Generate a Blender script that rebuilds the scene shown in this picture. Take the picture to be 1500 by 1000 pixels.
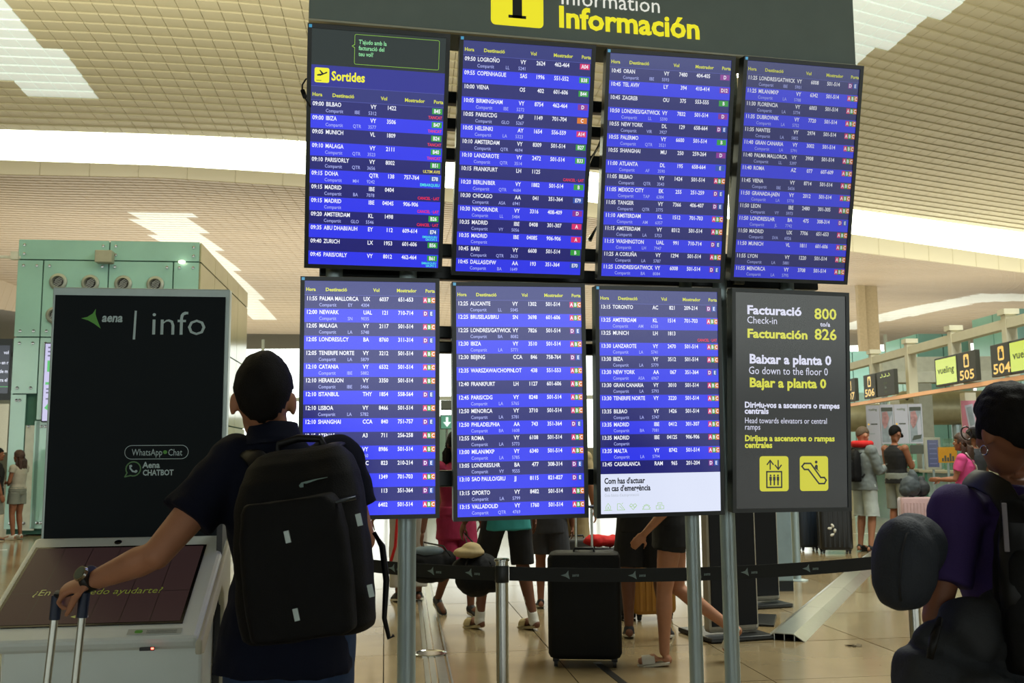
import bpy, bmesh, math, random
from math import sin, cos, pi, tan, atan2, sqrt, radians, floor
from mathutils import Vector, Matrix, Euler, noise

for o in list(bpy.data.objects):
    bpy.data.objects.remove(o)
SC = bpy.context.scene
COL = SC.collection
random.seed(7)

# ------------------------------------------------------------------ camera
F_PX, PITCH, ROLL, YAW = 1422.93, 0.1203, -0.0082, 0.1983
EYE = Vector((0, 0, 1.38))
FW = Vector((sin(YAW) * cos(PITCH), cos(YAW) * cos(PITCH), sin(PITCH)))
R0 = Vector((cos(YAW), -sin(YAW), 0)); U0 = R0.cross(FW)
RT = R0 * cos(ROLL) + U0 * sin(ROLL); UP = -R0 * sin(ROLL) + U0 * cos(ROLL)
cd = bpy.data.cameras.new('camera'); cam = bpy.data.objects.new('camera', cd); COL.objects.link(cam)
cd.sensor_width = 36; cd.lens = F_PX / 1500 * 36; cd.clip_start = .05; cd.clip_end = 600
cam.matrix_world = Matrix.Translation(EYE) @ Matrix((RT, UP, -FW)).transposed().to_4x4()
cd.dof.use_dof = True; cd.dof.focus_distance = 4.1; cd.dof.aperture_fstop = 8.0
SC.camera = cam

# ------------------------------------------------------------------ world, exposure
SC.view_settings.view_transform = 'Standard'; SC.view_settings.look = 'None'
SC.view_settings.exposure = 0.0; SC.view_settings.gamma = 1.0
SC.view_settings.use_curve_mapping = False
wd = bpy.data.worlds.new('daylight'); SC.world = wd; wd.use_nodes = True
bg = wd.node_tree.nodes['Background']
bg.inputs[0].default_value = (0.93, 1.0, 0.93, 1); bg.inputs[1].default_value = 2.4
SC.cycles.max_bounces = 8; SC.cycles.diffuse_bounces = 4; SC.cycles.glossy_bounces = 3
SC.cycles.transmission_bounces = 6; SC.cycles.transparent_max_bounces = 10
SC.cycles.sample_clamp_indirect = 4; SC.cycles.caustics_reflective = False; SC.cycles.caustics_refractive = False
SC.cycles.use_denoising = True


def W(r, f, z=0.0):
    "right / forward of the standpoint, in metres, to building coordinates"
    return Vector((r * cos(YAW) + f * sin(YAW), -r * sin(YAW) + f * cos(YAW), z))


def ray(x, y):
    return FW * F_PX + RT * (x - 750) + UP * (500 - y)


def at(x, y, f):
    d = ray(x, y); k = f / (d.x * sin(YAW) + d.y * cos(YAW)); return EYE + d * k


def onfloor(x, y, z=0.0):
    d = ray(x, y); return EYE + d * ((z - EYE.z) / d.z)


def onY(x, y, Y):
    d = ray(x, y); return EYE + d * (Y / d.y)


def area_lamp(name, loc, rot, sx, sy, energy, color):
    l = bpy.data.lights.new(name, 'AREA'); l.shape = 'RECTANGLE'; l.size = sx; l.size_y = sy
    l.energy = energy; l.color = color
    o = bpy.data.objects.new(name, l); COL.objects.link(o); o.location = loc; o.rotation_euler = rot
    return o


# added upward fill lamps, no fixture known, put in to brighten the ceiling
area_lamp('added_ceiling_fill', W(-4, 12, 5.9), (pi, 0, -YAW), 34, 8, 4200, (1.0, .955, .80))
area_lamp('added_ceiling_fill', W(0, 80, 4.2), (pi, 0, -YAW), 90, 20, 9000, (1.0, .93, .80))
area_lamp('skylight_light', W(6.5, 9.5, 10.4), (0, 0, -YAW), 6, 8, 1700, (.95, 1.0, .93))
area_lamp('added_ceiling_fill', W(0, 50, 4.2), (pi, 0, -YAW), 60, 30, 8000, (1.0, .93, .82))

# ------------------------------------------------------------------ materials


def lin(h):
    h = h.lstrip('#'); v = [int(h[i:i + 2], 16) / 255 for i in (0, 2, 4)]
    return tuple(c / 12.92 if c <= .04045 else ((c + .055) / 1.055) ** 2.4 for c in v) + (1,)


_M = {}


def mat(name, col, rough=.6, metal=0., var=.08, scale=8., bump=0., bscale=60., spec=.5, em=None, es=0., coat=0.):
    if name in _M: return _M[name]
    m = bpy.data.materials.new(name); m.use_nodes = True; nt = m.node_tree; b = nt.nodes['Principled BSDF']
    c = lin(col); b.inputs['Base Color'].default_value = c
    b.inputs['Roughness'].default_value = rough; b.inputs['Metallic'].default_value = metal
    b.inputs['Specular IOR Level'].default_value = spec
    if coat: b.inputs['Coat Weight'].default_value = coat; b.inputs['Coat Roughness'].default_value = .08
    tc = nt.nodes.new('ShaderNodeTexCoord')
    if var:
        n = nt.nodes.new('ShaderNodeTexNoise'); n.inputs['Scale'].default_value = scale; n.inputs['Detail'].default_value = 4
        nt.links.new(tc.outputs['Object'], n.inputs['Vector'])
        r = nt.nodes.new('ShaderNodeValToRGB')
        r.color_ramp.elements[0].position = .3; r.color_ramp.elements[1].position = .7
        r.color_ramp.elements[0].color = tuple(v * (1 - var) for v in c[:3]) + (1,)
        r.color_ramp.elements[1].color = tuple(min(1, v * (1 + var)) for v in c[:3]) + (1,)
        nt.links.new(n.outputs['Fac'], r.inputs['Fac']); nt.links.new(r.outputs['Color'], b.inputs['Base Color'])
    if bump:
        n2 = nt.nodes.new('ShaderNodeTexNoise'); n2.inputs['Scale'].default_value = bscale; n2.inputs['Detail'].default_value = 6
        nt.links.new(tc.outputs['Object'], n2.inputs['Vector'])
        bp = nt.nodes.new('ShaderNodeBump'); bp.inputs['Strength'].default_value = bump; bp.inputs['Distance'].default_value = .01
        nt.links.new(n2.outputs['Fac'], bp.inputs['Height']); nt.links.new(bp.outputs['Normal'], b.inputs['Normal'])
    if em: b.inputs['Emission Color'].default_value = lin(em); b.inputs['Emission Strength'].default_value = es
    _M[name] = m
    return m


def screen_mat(name, col, k=1.0, base='#050608'):
    "lit screen surface: glows and still mirrors the hall a little"
    if name in _M: return _M[name]
    m = mat(name, base, rough=.20, var=0, spec=.9, em=col, es=k)
    b = m.node_tree.nodes['Principled BSDF']
    return m


def glass_mat(name, col, rough=.05, alpha=.45):
    if name in _M: return _M[name]
    m = bpy.data.materials.new(name); m.use_nodes = True; nt = m.node_tree
    b = nt.nodes['Principled BSDF']; b.inputs['Base Color'].default_value = lin(col); b.inputs['Roughness'].default_value = rough
    b.inputs['IOR'].default_value = 1.5
    t = nt.nodes.new('ShaderNodeBsdfTransparent'); t.inputs[0].default_value = tuple(.5 + .5 * v for v in lin(col)[:3]) + (1,)
    mx = nt.nodes.new('ShaderNodeMixShader'); mx.inputs[0].default_value = alpha
    nt.links.new(t.outputs[0], mx.inputs[1]); nt.links.new(b.outputs[0], mx.inputs[2])
    nt.links.new(mx.outputs[0], nt.nodes['Material Output'].inputs['Surface'])
    _M[name] = m
    return m


# ------------------------------------------------------------------ object helpers
def tag(o, label=None, cat=None, group=None, kind=None):
    if label: o['label'] = label
    if cat: o['category'] = cat
    if group: o['group'] = group
    if kind: o['kind'] = kind
    return o


def empty(name, loc=(0, 0, 0), rz=0., label=None, cat=None, group=None):
    o = bpy.data.objects.new(name, None); COL.objects.link(o); o.location = loc; o.rotation_euler = (0, 0, rz)
    o.empty_display_size = .1
    return tag(o, label, cat, group)


def copy_tree(o, parent=None):
    c = o.copy(); COL.objects.link(c)
    if parent: c.parent = parent
    for ch in list(o.children): copy_tree(ch, c)
    return c


def circ(n, r, ph=0.): return [(r * cos(ph + 2 * pi * i / n), r * sin(ph + 2 * pi * i / n)) for i in range(n)]


def frame(d):
    d = Vector(d).normalized(); a = Vector((0, 0, 1)) if abs(d.z) < .9 else Vector((0, 1, 0))
    u = d.cross(a).normalized(); return u, d.cross(u).normalized() * -1, d


class MB:
    def __init__(s): s.v = []; s.f = []; s.m = []; s.T = Matrix.Identity(4)

    def add(s, vs, fs, mi=0):
        n = len(s.v); s.v += [tuple(s.T @ Vector(p)) for p in vs]
        s.f += [tuple(n + i for i in f) for f in fs]; s.m += [mi] * len(fs)
        return s

    def box(s, c, sz, mi=0, R=None):
        c = Vector(c); h = Vector(sz) / 2; vs = []
        for k in range(8):
            p = Vector((h.x * (1 if k & 1 else -1), h.y * (1 if k & 2 else -1), h.z * (1 if k & 4 else -1)))
            vs.append(c + (R @ p if R else p))
        return s.add(vs, [(0, 2, 3, 1), (4, 5, 7, 6), (0, 1, 5, 4), (2, 6, 7, 3), (0, 4, 6, 2), (1, 3, 7, 5)], mi)

    def bar(s, p0, p1, w, h, mi=0, up=(0, 0, 1)):
        p0 = Vector(p0); p1 = Vector(p1); d = (p1 - p0); L = d.length; d.normalize()
        u = d.cross(Vector(up)).normalized(); v = u.cross(d)
        R = Matrix((u, d, v)).transposed()
        return s.box((p0 + p1) / 2, (w, L, h), mi, R)

    def loft(s, rings, mi=0, cap=True, closed=True):
        n = len(rings[0]); vs = [p for r in rings for p in r]; fs = []
        for k in range(len(rings) - 1):
            for i in range(n if closed else n - 1):
                j = (i + 1) % n
                fs.append((k * n + i, k * n + j, (k + 1) * n + j, (k + 1) * n + i))
        if cap: fs.append(tuple(range(n - 1, -1, -1))); fs.append(tuple((len(rings) - 1) * n + i for i in range(n)))
        return s.add(vs, fs, mi)

    def cone(s, p0, p1, r0, r1, n=16, mi=0, cap=True):
        p0 = Vector(p0); p1 = Vector(p1); u, v, d = frame(p1 - p0)
        return s.loft([[p + u * (r * a) + v * (r * b) for a, b in circ(n, 1)] for p, r in ((p0, r0), (p1, r1))], mi, cap)

    def tube(s, pts, r, n=8, mi=0, cap=True):
        pts = [Vector(p) for p in pts]; rings = []; N = len(pts)
        rr = r if isinstance(r, (list, tuple)) else [r] * N
        pu = None
        for i, p in enumerate(pts):
            t = (pts[min(i + 1, N - 1)] - pts[max(i - 1, 0)])
            if t.length < 1e-9: t = Vector((0, 0, 1))
            t.normalize()
            if pu is None: u, v, _ = frame(t)
            else: u = (pu - t * pu.dot(t)).normalized(); v = t.cross(u)
            pu = u
            rings.append([p + u * (rr[i] * a) + v * (rr[i] * b) for a, b in circ(n, 1)])
        return s.loft(rings, mi, cap)

    def lathe(s, c, prof, n=24, mi=0, axis=(0, 0, 1)):
        u, v, d = frame(axis); c = Vector(c)
        return s.loft([[c + d * z + u * (r * a) + v * (r * b) for a, b in circ(n, 1)] for r, z in prof], mi, True)

    def prism(s, poly, o, eu, ev, ew, mi=0):
        "poly (a,b) -> o + a*eu + b*ev, extruded by vector ew"
        o = Vector(o); eu = Vector(eu); ev = Vector(ev); ew = Vector(ew); n = len(poly)
        A = [o + eu * a + ev * b for a, b in poly]; B = [p + ew for p in A]
        return s.add(A + B, [tuple(range(n)), tuple(range(2 * n - 1, n - 1, -1))] + [(i, n + i, n + (i + 1) % n, (i + 1) % n) for i in range(n)], mi)

    def sphere(s, c, r, nu=16, nv=10, mi=0, R=None):
        c = Vector(c); r = Vector((r, r, r)) if isinstance(r, (int, float)) else Vector(r)
        rings = []
        for k in range(nv + 1):
            th = pi * k / nv; z = -cos(th); q = max(sin(th), .002)
            ring = [Vector((r.x * q * a, r.y * q * b, r.z * z)) for a, b in circ(nu, 1)]
            rings.append([c + (R @ p if R else p) for p in ring])
        return s.loft(rings, mi, True)

    def build(s, name, mats, parent=None, smooth=False, bevel=0., loc=None, fix=True):
        me = bpy.data.meshes.new(name); me.from_pydata(s.v, [], s.f); me.update()
        if not isinstance(mats, (list, tuple)): mats = [mats]
        for m in mats: me.materials.append(m)
        if len(mats) > 1: me.polygons.foreach_set('material_index', s.m)
        if fix:
            bm = bmesh.new(); bm.from_mesh(me); bmesh.ops.recalc_face_normals(bm, faces=bm.faces); bm.to_mesh(me); bm.free()
        if smooth: me.shade_smooth() if hasattr(me, 'shade_smooth') else me.polygons.foreach_set('use_smooth', [True] * len(me.polygons))
        o = bpy.data.objects.new(name, me); COL.objects.link(o)
        if smooth == 'auto': me.set_sharp_from_angle(angle=radians(40))
        if parent: o.parent = parent
        if loc is not None: o.location = loc
        if bevel:
            b = o.modifiers.new('bevel', 'BEVEL'); b.width = bevel; b.segments = 2; b.limit_method = 'ANGLE'
            b.angle_limit = radians(50)
        return o


def rrect(w, h, r, n=5, cx=0., cy=0.):
    P = []
    for qx, qy, a in ((1, 1, 0), (-1, 1, pi / 2), (-1, -1, pi), (1, -1, 3 * pi / 2)):
        for i in range(n + 1):
            t = a + pi / 2 * i / n
            P.append((cx + qx * (w / 2 - r) + r * cos(t), cy + qy * (h / 2 - r) + r * sin(t)))
    return P


# ------------------------------------------------------------------ lettering
_G = {}


def glyph(ch, off):
    k = (ch, off)
    if k in _G: return _G[k]
    c = bpy.data.curves.new('g', 'FONT'); c.size = 1; c.offset = off; c.resolution_u = 2

    def dims(body):
        c.body = body; o = bpy.data.objects.new('g', c); COL.objects.link(o); bpy.context.view_layer.update()
        m = o.to_mesh(); vs = [(v.co.x, v.co.y) for v in m.vertices]; fs = [tuple(p.vertices) for p in m.polygons]
        o.to_mesh_clear(); bpy.data.objects.remove(o)
        return vs, fs
    a = max(x for x, _ in dims('|' + ch + '|')[0]); b = max(x for x, _ in dims('||')[0])
    vs, fs = dims(ch) if ch != ' ' else ([], [])
    # blender shifts a glyph to its bearing inside a run; keep the run's own bearing
    _G[k] = (vs, fs, a - b)
    bpy.data.curves.remove(c)
    return _G[k]


class Flat:
    "flat print in a local plane: x right, y up, each layer a hair prouder than the last"

    def __init__(s, o, ex, ey, en): s.mb = MB(); s.o = Vector(o); s.ex = Vector(ex); s.ey = Vector(ey); s.en = Vector(en); s.mats = []

    def mi(s, m):
        if m not in s.mats: s.mats.append(m)
        return s.mats.index(m)

    def P(s, x, y, l): return s.o + s.ex * x + s.ey * y + s.en * (.0005 * l)

    def rect(s, x0, y0, x1, y1, m, l=1): s.mb.add([s.P(x0, y0, l), s.P(x1, y0, l), s.P(x1, y1, l), s.P(x0, y1, l)], [(0, 1, 2, 3)], s.mi(m))

    def poly(s, pts, m, l=1): s.mb.add([s.P(x, y, l) for x, y in pts], [tuple(range(len(pts)))], s.mi(m))

    def disc(s, x, y, r, m, l=1, n=20, ry=None):
        s.poly([(x + a, y + b * ((ry or r) / r)) for a, b in circ(n, r)], m, l)

    def line(s, pts, w, m, l=1, closed=False):
        P = [Vector(p) for p in pts]; n = len(P)
        for i in range(n if closed else n - 1):
            a, b = P[i], P[(i + 1) % n]; d = (b - a)
            if d.length < 1e-9: continue
            d.normalize(); q = Vector((-d.y, d.x)) * w / 2; e = d * w * .35
            s.poly([tuple(a - e - q), tuple(b + e - q), tuple(b + e + q), tuple(a - e + q)], m, l)

    def text(s, t, x, y, size, m, bold=0., xs=1., al='l', l=3, shear=0., w=None):
        adv = [glyph(c, bold) for c in t]; L = sum(a[2] for a in adv)
        if w: xs = w / (L * size)
        X = x - (L * size * xs if al == 'r' else L * size * xs / 2 if al == 'c' else 0)
        k = s.mi(m)
        for vs, fs, a in adv:
            if vs: s.mb.add([s.P(X + (px + shear * py) * size * xs, y + py * size, l) for px, py in vs], fs, k)
            X += a * size * xs
        return X

    def build(s, name, parent=None): return s.mb.build(name, s.mats, parent, fix=False)

# ================================================================== the setting
M_FLOOR = mat('polished stone', '#8a7a5e', rough=.15, var=.10, scale=3, spec=.45)
M_JOINT = mat('floor joint', '#3f3526', rough=.7)
M_FLOOR_FAR = M_FLOOR


def brick_floor():
    m = bpy.data.materials.new('stone floor with joints'); m.use_nodes = True; nt = m.node_tree; b = nt.nodes['Principled BSDF']
    tc = nt.nodes.new('ShaderNodeTexCoord'); br = nt.nodes.new('ShaderNodeTexBrick'); mp = nt.nodes.new('ShaderNodeMapping')
    mp.inputs['Rotation'].default_value = (0, 0, YAW - .13)
    nt.links.new(tc.outputs['Object'], mp.inputs[0]); nt.links.new(mp.outputs[0], br.inputs['Vector'])
    br.offset = 0; br.inputs['Scale'].default_value = 1; br.inputs['Brick Width'].default_value = 1.2; br.inputs['Row Height'].default_value = 1.2
    br.inputs['Mortar Size'].default_value = .008; br.inputs['Mortar'].default_value = lin('#3f3526')
    br.inputs['Color1'].default_value = lin('#8a7a5e'); br.inputs['Color2'].default_value = lin('#8f8166')
    nt.links.new(br.outputs['Color'], b.inputs['Base Color']); b.inputs['Roughness'].default_value = .14
    b.inputs['Specular IOR Level'].default_value = .45
    return m


FA = YAW - .13                     # floor grid bearing


def G(a, b, z=0.0): return Vector((a * cos(FA) + b * sin(FA), -a * sin(FA) + b * cos(FA), z))


fl = MB()
A0, A1, B0, B1 = -9.6, 10.8, 1.2, 16.8          # inside: single tiles; outside: one slab
for (a0, a1, b0, b1) in ((-150, 150, B1, 200), (-150, 150, -60, B0), (-150, A0, B0, B1), (A1, 150, B0, B1)):
    fl.add([G(a0, b0), G(a1, b0), G(a1, b1), G(a0, b1)], [(0, 1, 2, 3)])
floor_o = fl.build('floor', brick_floor(), fix=False); tag(floor_o, kind='structure')
sub = MB(); sub.add([G(A0, B0, -.012), G(A1, B0, -.012), G(A1, B1, -.012), G(A0, B1, -.012)], [(0, 1, 2, 3)])
sub.build('joint_bed', M_JOINT, floor_o, fix=False)
t_ = MB(); t_.box((0, 0, -.01), (1.192, 1.192, .02)); tile0 = t_.build('tile', M_FLOOR, floor_o, bevel=0)
tms = [mat('stone tile %s' % w, c, rough=r, var=.09, scale=3, spec=.45) for w, c, r in (('warm', '#87785c', .13), ('pale', '#8f8166', .15), ('brown', '#807053', .13))]
first = True; me_t = []
for m_ in tms:
    q = tile0.data.copy(); q.materials.clear(); q.materials.append(m_); me_t.append(q)
for i in range(17):
    for j in range(13):
        o = tile0 if first else tile0.copy()
        if not first: COL.objects.link(o)
        first = False
        o.data = me_t[random.choice((0, 0, 1, 2))]
        o.location = G(A0 + .6 + 1.2 * i, B0 + .6 + 1.2 * j, random.uniform(-.0008, .0008)); o.rotation_euler = (0, 0, -FA)
# recessed aluminium expansion strip, and its socket lid
M_ALU = mat('brushed aluminium', '#b9bcb4', rough=.28, metal=.9, var=.05, scale=30)
M_STEEL = mat('polished steel', '#b4b6b4', rough=.16, metal=1, var=.03)
st = MB(); p0 = onfloor(639, 1000); p1 = onfloor(617, 846)
d = (p1 - p0).normalized(); p0 = p0 - d * 2; p1 = p1 + d * 3; n_ = Vector((d.y, -d.x, 0))
for off, w in ((-.05, .03), (-.01, .035), (.05, .06), (.1, .012)): st.bar(p0 + n_ * off + Vector((0, 0, .003)), p1 + n_ * off + Vector((0, 0, .003)), w, .006)
o = st.build('floor_strip', M_ALU); tag(o, 'brushed aluminium joint strip set in the floor beside the left grey post', 'floor strip')
ld = MB(); c = onfloor(630, 958); ld.lathe(c, [(.12, 0), (.12, .010), (.105, .014), (.10, .009), (.0, .009)], 28)
o = ld.build('floor_lid', M_STEEL, smooth='auto'); tag(o, 'round metal socket lid lying on the aluminium floor strip', 'floor lid')
o['label'] = 'round metal socket lid on the aluminium strip in the floor'
# dark slotted drain line, lower middle
dr = MB(); a_ = onfloor(880, 975); b_ = onfloor(925, 1010)
dd = (b_ - a_).normalized()
dr.bar(a_ - dd * .1 + Vector((0, 0, .002)), b_ + dd * .5 + Vector((0, 0, .002)), .05, .004)
o = dr.build('cable_slot', mat('dark slot', '#14120f', rough=.5)); tag(o, 'narrow black cable slot in the floor below the black suitcase', 'cable slot')

# ---------------------------------------------------------------- ceilings
CREAM = '#c3bb98'
M_CEIL = mat('cream ceiling tile', CREAM, rough=.55, var=.05, scale=.35, spec=.3)
M_CEIL_B = mat('cream ceiling tile warm', '#bcae93', rough=.55, var=.05, scale=.3, spec=.3)
M_GAP = mat('ceiling shadow gap', '#7d7052', rough=.8)
M_SKY = mat('skylight panel', '#dfe8e0', rough=.35, var=.04, em='#d4e4e0', es=.30)
M_SKYB = mat('skylight panel lit', '#dfe3d6', rough=.35, var=.04, em='#f4f2da', es=.14)
ZC = 11.0
BAND = [(-700, 172, 214, 232), (-200, 182, 226, 246), (0, 190, 234, 255), (240, 197, 242, 260), (440, 206, 254, 273), (850, 250, 294, 316), (1250, 307, 343, 369),
        (1500, 341, 379, 400), (1750, 372, 408, 427), (2300, 420, 450, 466)]


def hor(x): return 672 + (x - 750) * .0082


def band(x):
    for i in range(len(BAND) - 1):
        a, b = BAND[i], BAND[i + 1]
        if a[0] <= x <= b[0] or i == len(BAND) - 2:
            t = (x - a[0]) / (b[0] - a[0]); t = max(0, min(1, t)); t2 = t
            return [a[k] + (b[k] - a[k]) * t2 for k in (1, 2, 3)]
    return list(BAND[0][1:])


def rayrf(x, y):
    "right and up of the line of sight per metre forward"
    d = ray(x, y); f = d.x * sin(YAW) + d.y * cos(YAW); return (d.x * cos(YAW) - d.y * sin(YAW)) / f, d.z / f


def curve_near(x):
    a, t = rayrf(x, band(x)[0]); f = (ZC - 1.38) / t
    return Vector((a * f, f, ZC))


def rf(v, z=None): return W(v[0], v[1], v[2] if z is None else z)


samples_ = [curve_near(x) for x in range(-700, 2301, 25)]
# smooth in plan, then resample by arc length
for _ in range(3):
    samples_ = [samples_[0]] + [(samples_[i - 1] + samples_[i] * 2 + samples_[i + 1]) / 4 for i in range(1, len(samples_) - 1)] + [samples_[-1]]


def resample(P, step):
    out = [P[0].copy()]; acc = 0.
    for a, b in zip(P, P[1:]):
        L = (b - a).length; s = step - acc
        while s <= L: out.append(a + (b - a) * (s / L)); s += step
        acc = (acc + L) % step if L + acc >= step else acc + L
    return out


CU = resample(samples_, .46)
D0 = Vector((sin(-.107), cos(-.107), 0))        # direction of the long seams, right/forward frame


def near_pt(i, s):
    p = CU[i] - D0 * s
    return Vector((p.x, p.y, ZC + .35 * sin(min(s, 22) / 22 * pi) + .02 * s))


def inpoly(x, y, P):
    c = False; j = len(P) - 1
    for i in range(len(P)):
        if (P[i][1] > y) != (P[j][1] > y) and x < (P[j][0] - P[i][0]) * (y - P[i][1]) / (P[j][1] - P[i][1]) + P[i][0]: c = not c
        j = i
    return c


def topx(v):
    p = W(v[0], v[1], v[2]) - EYE; k = p.dot(FW)
    return (750 + F_PX * p.dot(RT) / k, 500 - F_PX * p.dot(UP) / k) if k > .5 else (-9e3, -9e3)


SKY_NEAR = [[(-90, -90), (0, 0), (155, 145), (42, 143), (0, 113), (-90, 60)], [(1150, -80), (1560, -80), (1415, 0), (1258, 94), (1170, 150), (1000, 60)]]
SKY_FAR = [[(183, 310), (275, 311), (410, 470), (372, 470)], [(1236, 474), (1300, 457), (1432, 430), (1530, 430), (1530, 440), (1440, 442), (1300, 470), (1236, 486)]]


def panel(mb, q, gap, th, mi, up=Vector((0, 0, 1))):
    "one thin ceiling tile hung below its grid cell"
    c = (q[0] + q[1] + q[2] + q[3]) / 4; r = [p + (c - p).normalized() * gap for p in q]
    mb.add(r + [p + up * th for p in q], [(0, 1, 2, 3), (0, 4, 5, 1), (1, 5, 6, 2), (2, 6, 7, 3), (3, 7, 4, 0)], mi)


NR = 46; RS = .47
cb = MB(); nc = len(CU) - 1
for j in range(0, NR):
    q = []
    for i in range(nc):
        cb.add([rf(near_pt(i, j * RS) + Vector((0, 0, .05))), rf(near_pt(i + 1, j * RS) + Vector((0, 0, .05))), rf(near_pt(i + 1, (j + 1) * RS) + Vector((0, 0, .05))), rf(near_pt(i, (j + 1) * RS) + Vector((0, 0, .05)))], [(0, 3, 2, 1)]) if True else 0
# overhead and behind the standpoint: plain slab, and the roof above everything
zb = near_pt(5, NR * RS).z + .05
for i in range(0, nc, 6):
    i2 = min(i + 6, nc); a, b = near_pt(i, NR * RS), near_pt(i2, NR * RS)
    cb.add([rf(a, zb), rf(b, zb), rf(b - D0 * 60, zb), rf(a - D0 * 60, zb)], [(0, 3, 2, 1)])
ceil_o = cb.build('ceiling', M_GAP, fix=False); tag(ceil_o, kind='structure')
cells = []
for j in range(NR):
    for i in range(nc):
        q = [near_pt(i, j * RS), near_pt(i + 1, j * RS), near_pt(i + 1, (j + 1) * RS), near_pt(i, (j + 1) * RS)]
        c = (q[0] + q[2]) / 2; px = topx(c)
        sky = any(inpoly(px[0], px[1], P) for P in SKY_NEAR)
        vis = -10 < px[0] < 1510 and -10 < px[1] and not (440 < px[0] < 1262)
        cells.append((c.xy.length if vis else 1e3 + c.xy.length, i, j, q, sky))
cells.sort(key=lambda t: (t[0]))
rest = MB()
for k, (dist, i, j, q, sky) in enumerate(cells):
    qs = [rf(p) - Vector((0, 0, .030 if n_ > 1 else 0)) for n_, p in enumerate(q)]
    if k < 290:
        b = MB(); c = (qs[0] + qs[2]) / 2; panel(b, [p - c for p in qs], .012, .045, 0)
        b.build('ceiling_tile', M_SKY if sky else M_CEIL, ceil_o, loc=c, fix=False)
    else: panel(rest, qs, .012, .045, 1 if sky else 0)
o = rest.build('ceiling_tiles', [M_CEIL, M_SKY], ceil_o, fix=False); tag(o, kind='stuff')

# clerestory: the blown-out band of daylight, its curved lip, and the farther ceiling
M_DAY = mat('clerestory daylight', '#ffffff', rough=.3, var=0, em='#f6fbdc', es=7)
M_LIP = mat('lip plaster', '#e6e3bf', rough=.6, var=.03, scale=.4)
cl = MB(); lip = MB(); gl = []; LB = []
for i in range(len(CU)):
    p = CU[i]; px = topx(p)[0]; y1, y2, y3 = band(px); h = hor(px); y0 = band(px)[0]
    f1 = p.y + 1.6; r1 = p.x * f1 / p.y; z1 = 1.38 + rayrf(px, y2)[1] * f1
    f2 = p.y + 3.0; r2 = p.x * f2 / p.y; z2 = 1.38 + rayrf(px, y3)[1] * f2
    f15 = p.y + 2.2; z15 = 1.38 + rayrf(px, y2 * .42 + y3 * .58)[1] * f15
    gl.append([W(p.x, p.y, ZC + .05), W(p.x * (p.y + 1) / p.y, p.y + 1.0, ZC + .25), W(r1, f1, z1)])
    LB.append([W(r1, f1, z1), W(p.x * f15 / p.y, f15, z15), W(r2, f2, z2)])
fr = []
lp_ = MB(); lp_.loft(LB, closed=False, cap=False)
o = lp_.build('trim_1', M_LIP, smooth=True, fix=False); tag(o, kind='structure')
me_ = MB(); me_.loft(gl, closed=False, cap=False)
o = me_.build('window_1', M_DAY, fix=False); tag(o, kind='structure')
seam = MB()
for i in range(0, len(CU), 3): seam.tube([LB[i][0], LB[i][1], LB[i][2]], .012, 4)
s_ = seam.build('lip_seams', mat('lip seam', '#c9c49c', rough=.7), o); tag(s_, kind='stuff')

ZF = 13.4; FARD = 92.
FL = []
for i in range(0, len(CU), 1):
    p = CU[i]; px = topx(p)[0]; y3 = band(px)[2]; h = hor(px); f2 = p.y + 3.0
    a = Vector((p.x * f2 / p.y, f2, 1.38 + rayrf(px, y3)[1] * f2))
    FL.append(a)
# long seams of the far ceiling keep the same bearing
xr = lambda a: a + D0 * max(10., (FARD - a.y) / D0.y)


def far_pt(i, s):
    a = FL[i]; b = xr(a); t = s / (b - a).length; z = a.z + (ZF - a.z) * t + 1.2 * sin(t * pi)
    p = a + D0 * s; return Vector((p.x, p.y, z))


# widen so that the far ceiling reaches past both edges of the view
EXT = []
fb = MB(); ft = MB(); ns = 92
nf = len(FL) - 1
STEP = [.5 * (1.018 ** k) for k in range(ns)]
SS = [0.]
for s in STEP: SS.append(SS[-1] + s)
SS = [s for s in SS if s < 60] + [62.]
for i in range(0, nf):
    i2 = i + 1
    for k in range(len(SS) - 1):
        q = [far_pt(i, SS[k]), far_pt(i2, SS[k]), far_pt(i2, SS[k + 1]), far_pt(i, SS[k + 1])]
        c = (q[0] + q[2]) / 2; px = topx(c)
        if not (-60 < px[0] < 1560): 
            fb.add([rf(p + Vector((0, 0, .03))) for p in q], [(0, 3, 2, 1)], 0); continue
        sky = any(inpoly(px[0], px[1], P) for P in SKY_FAR)
        fb.add([rf(p + Vector((0, 0, .05))) for p in q], [(0, 3, 2, 1)], 0)
        g = .02 if k < 60 else .03
        panel(ft, [rf(p) - Vector((0, 0, .022 if n_ < 2 else 0)) for n_, p in enumerate(q)], g, .05, 1 if sky else 0)
o = fb.build('ceiling_far', mat('far ceiling gap', '#a08c6c', rough=.8), fix=False); tag(o, kind='structure')
f_ = ft.build('ceiling_tiles', [M_CEIL_B, M_SKYB], o, fix=False); tag(f_, kind='stuff')
# roof skins that keep the sky off the ceilings' backs
rfm = mat('roof deck', '#8c8a80', rough=.9)
rb = MB(); rb.add([W(-90, -40, 15.2), W(110, -40, 15.2), W(110, 120, 15.2), W(-90, 120, 15.2)], [(0, 1, 2, 3)])
o = rb.build('roof', rfm); tag(o, kind='structure')
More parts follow.
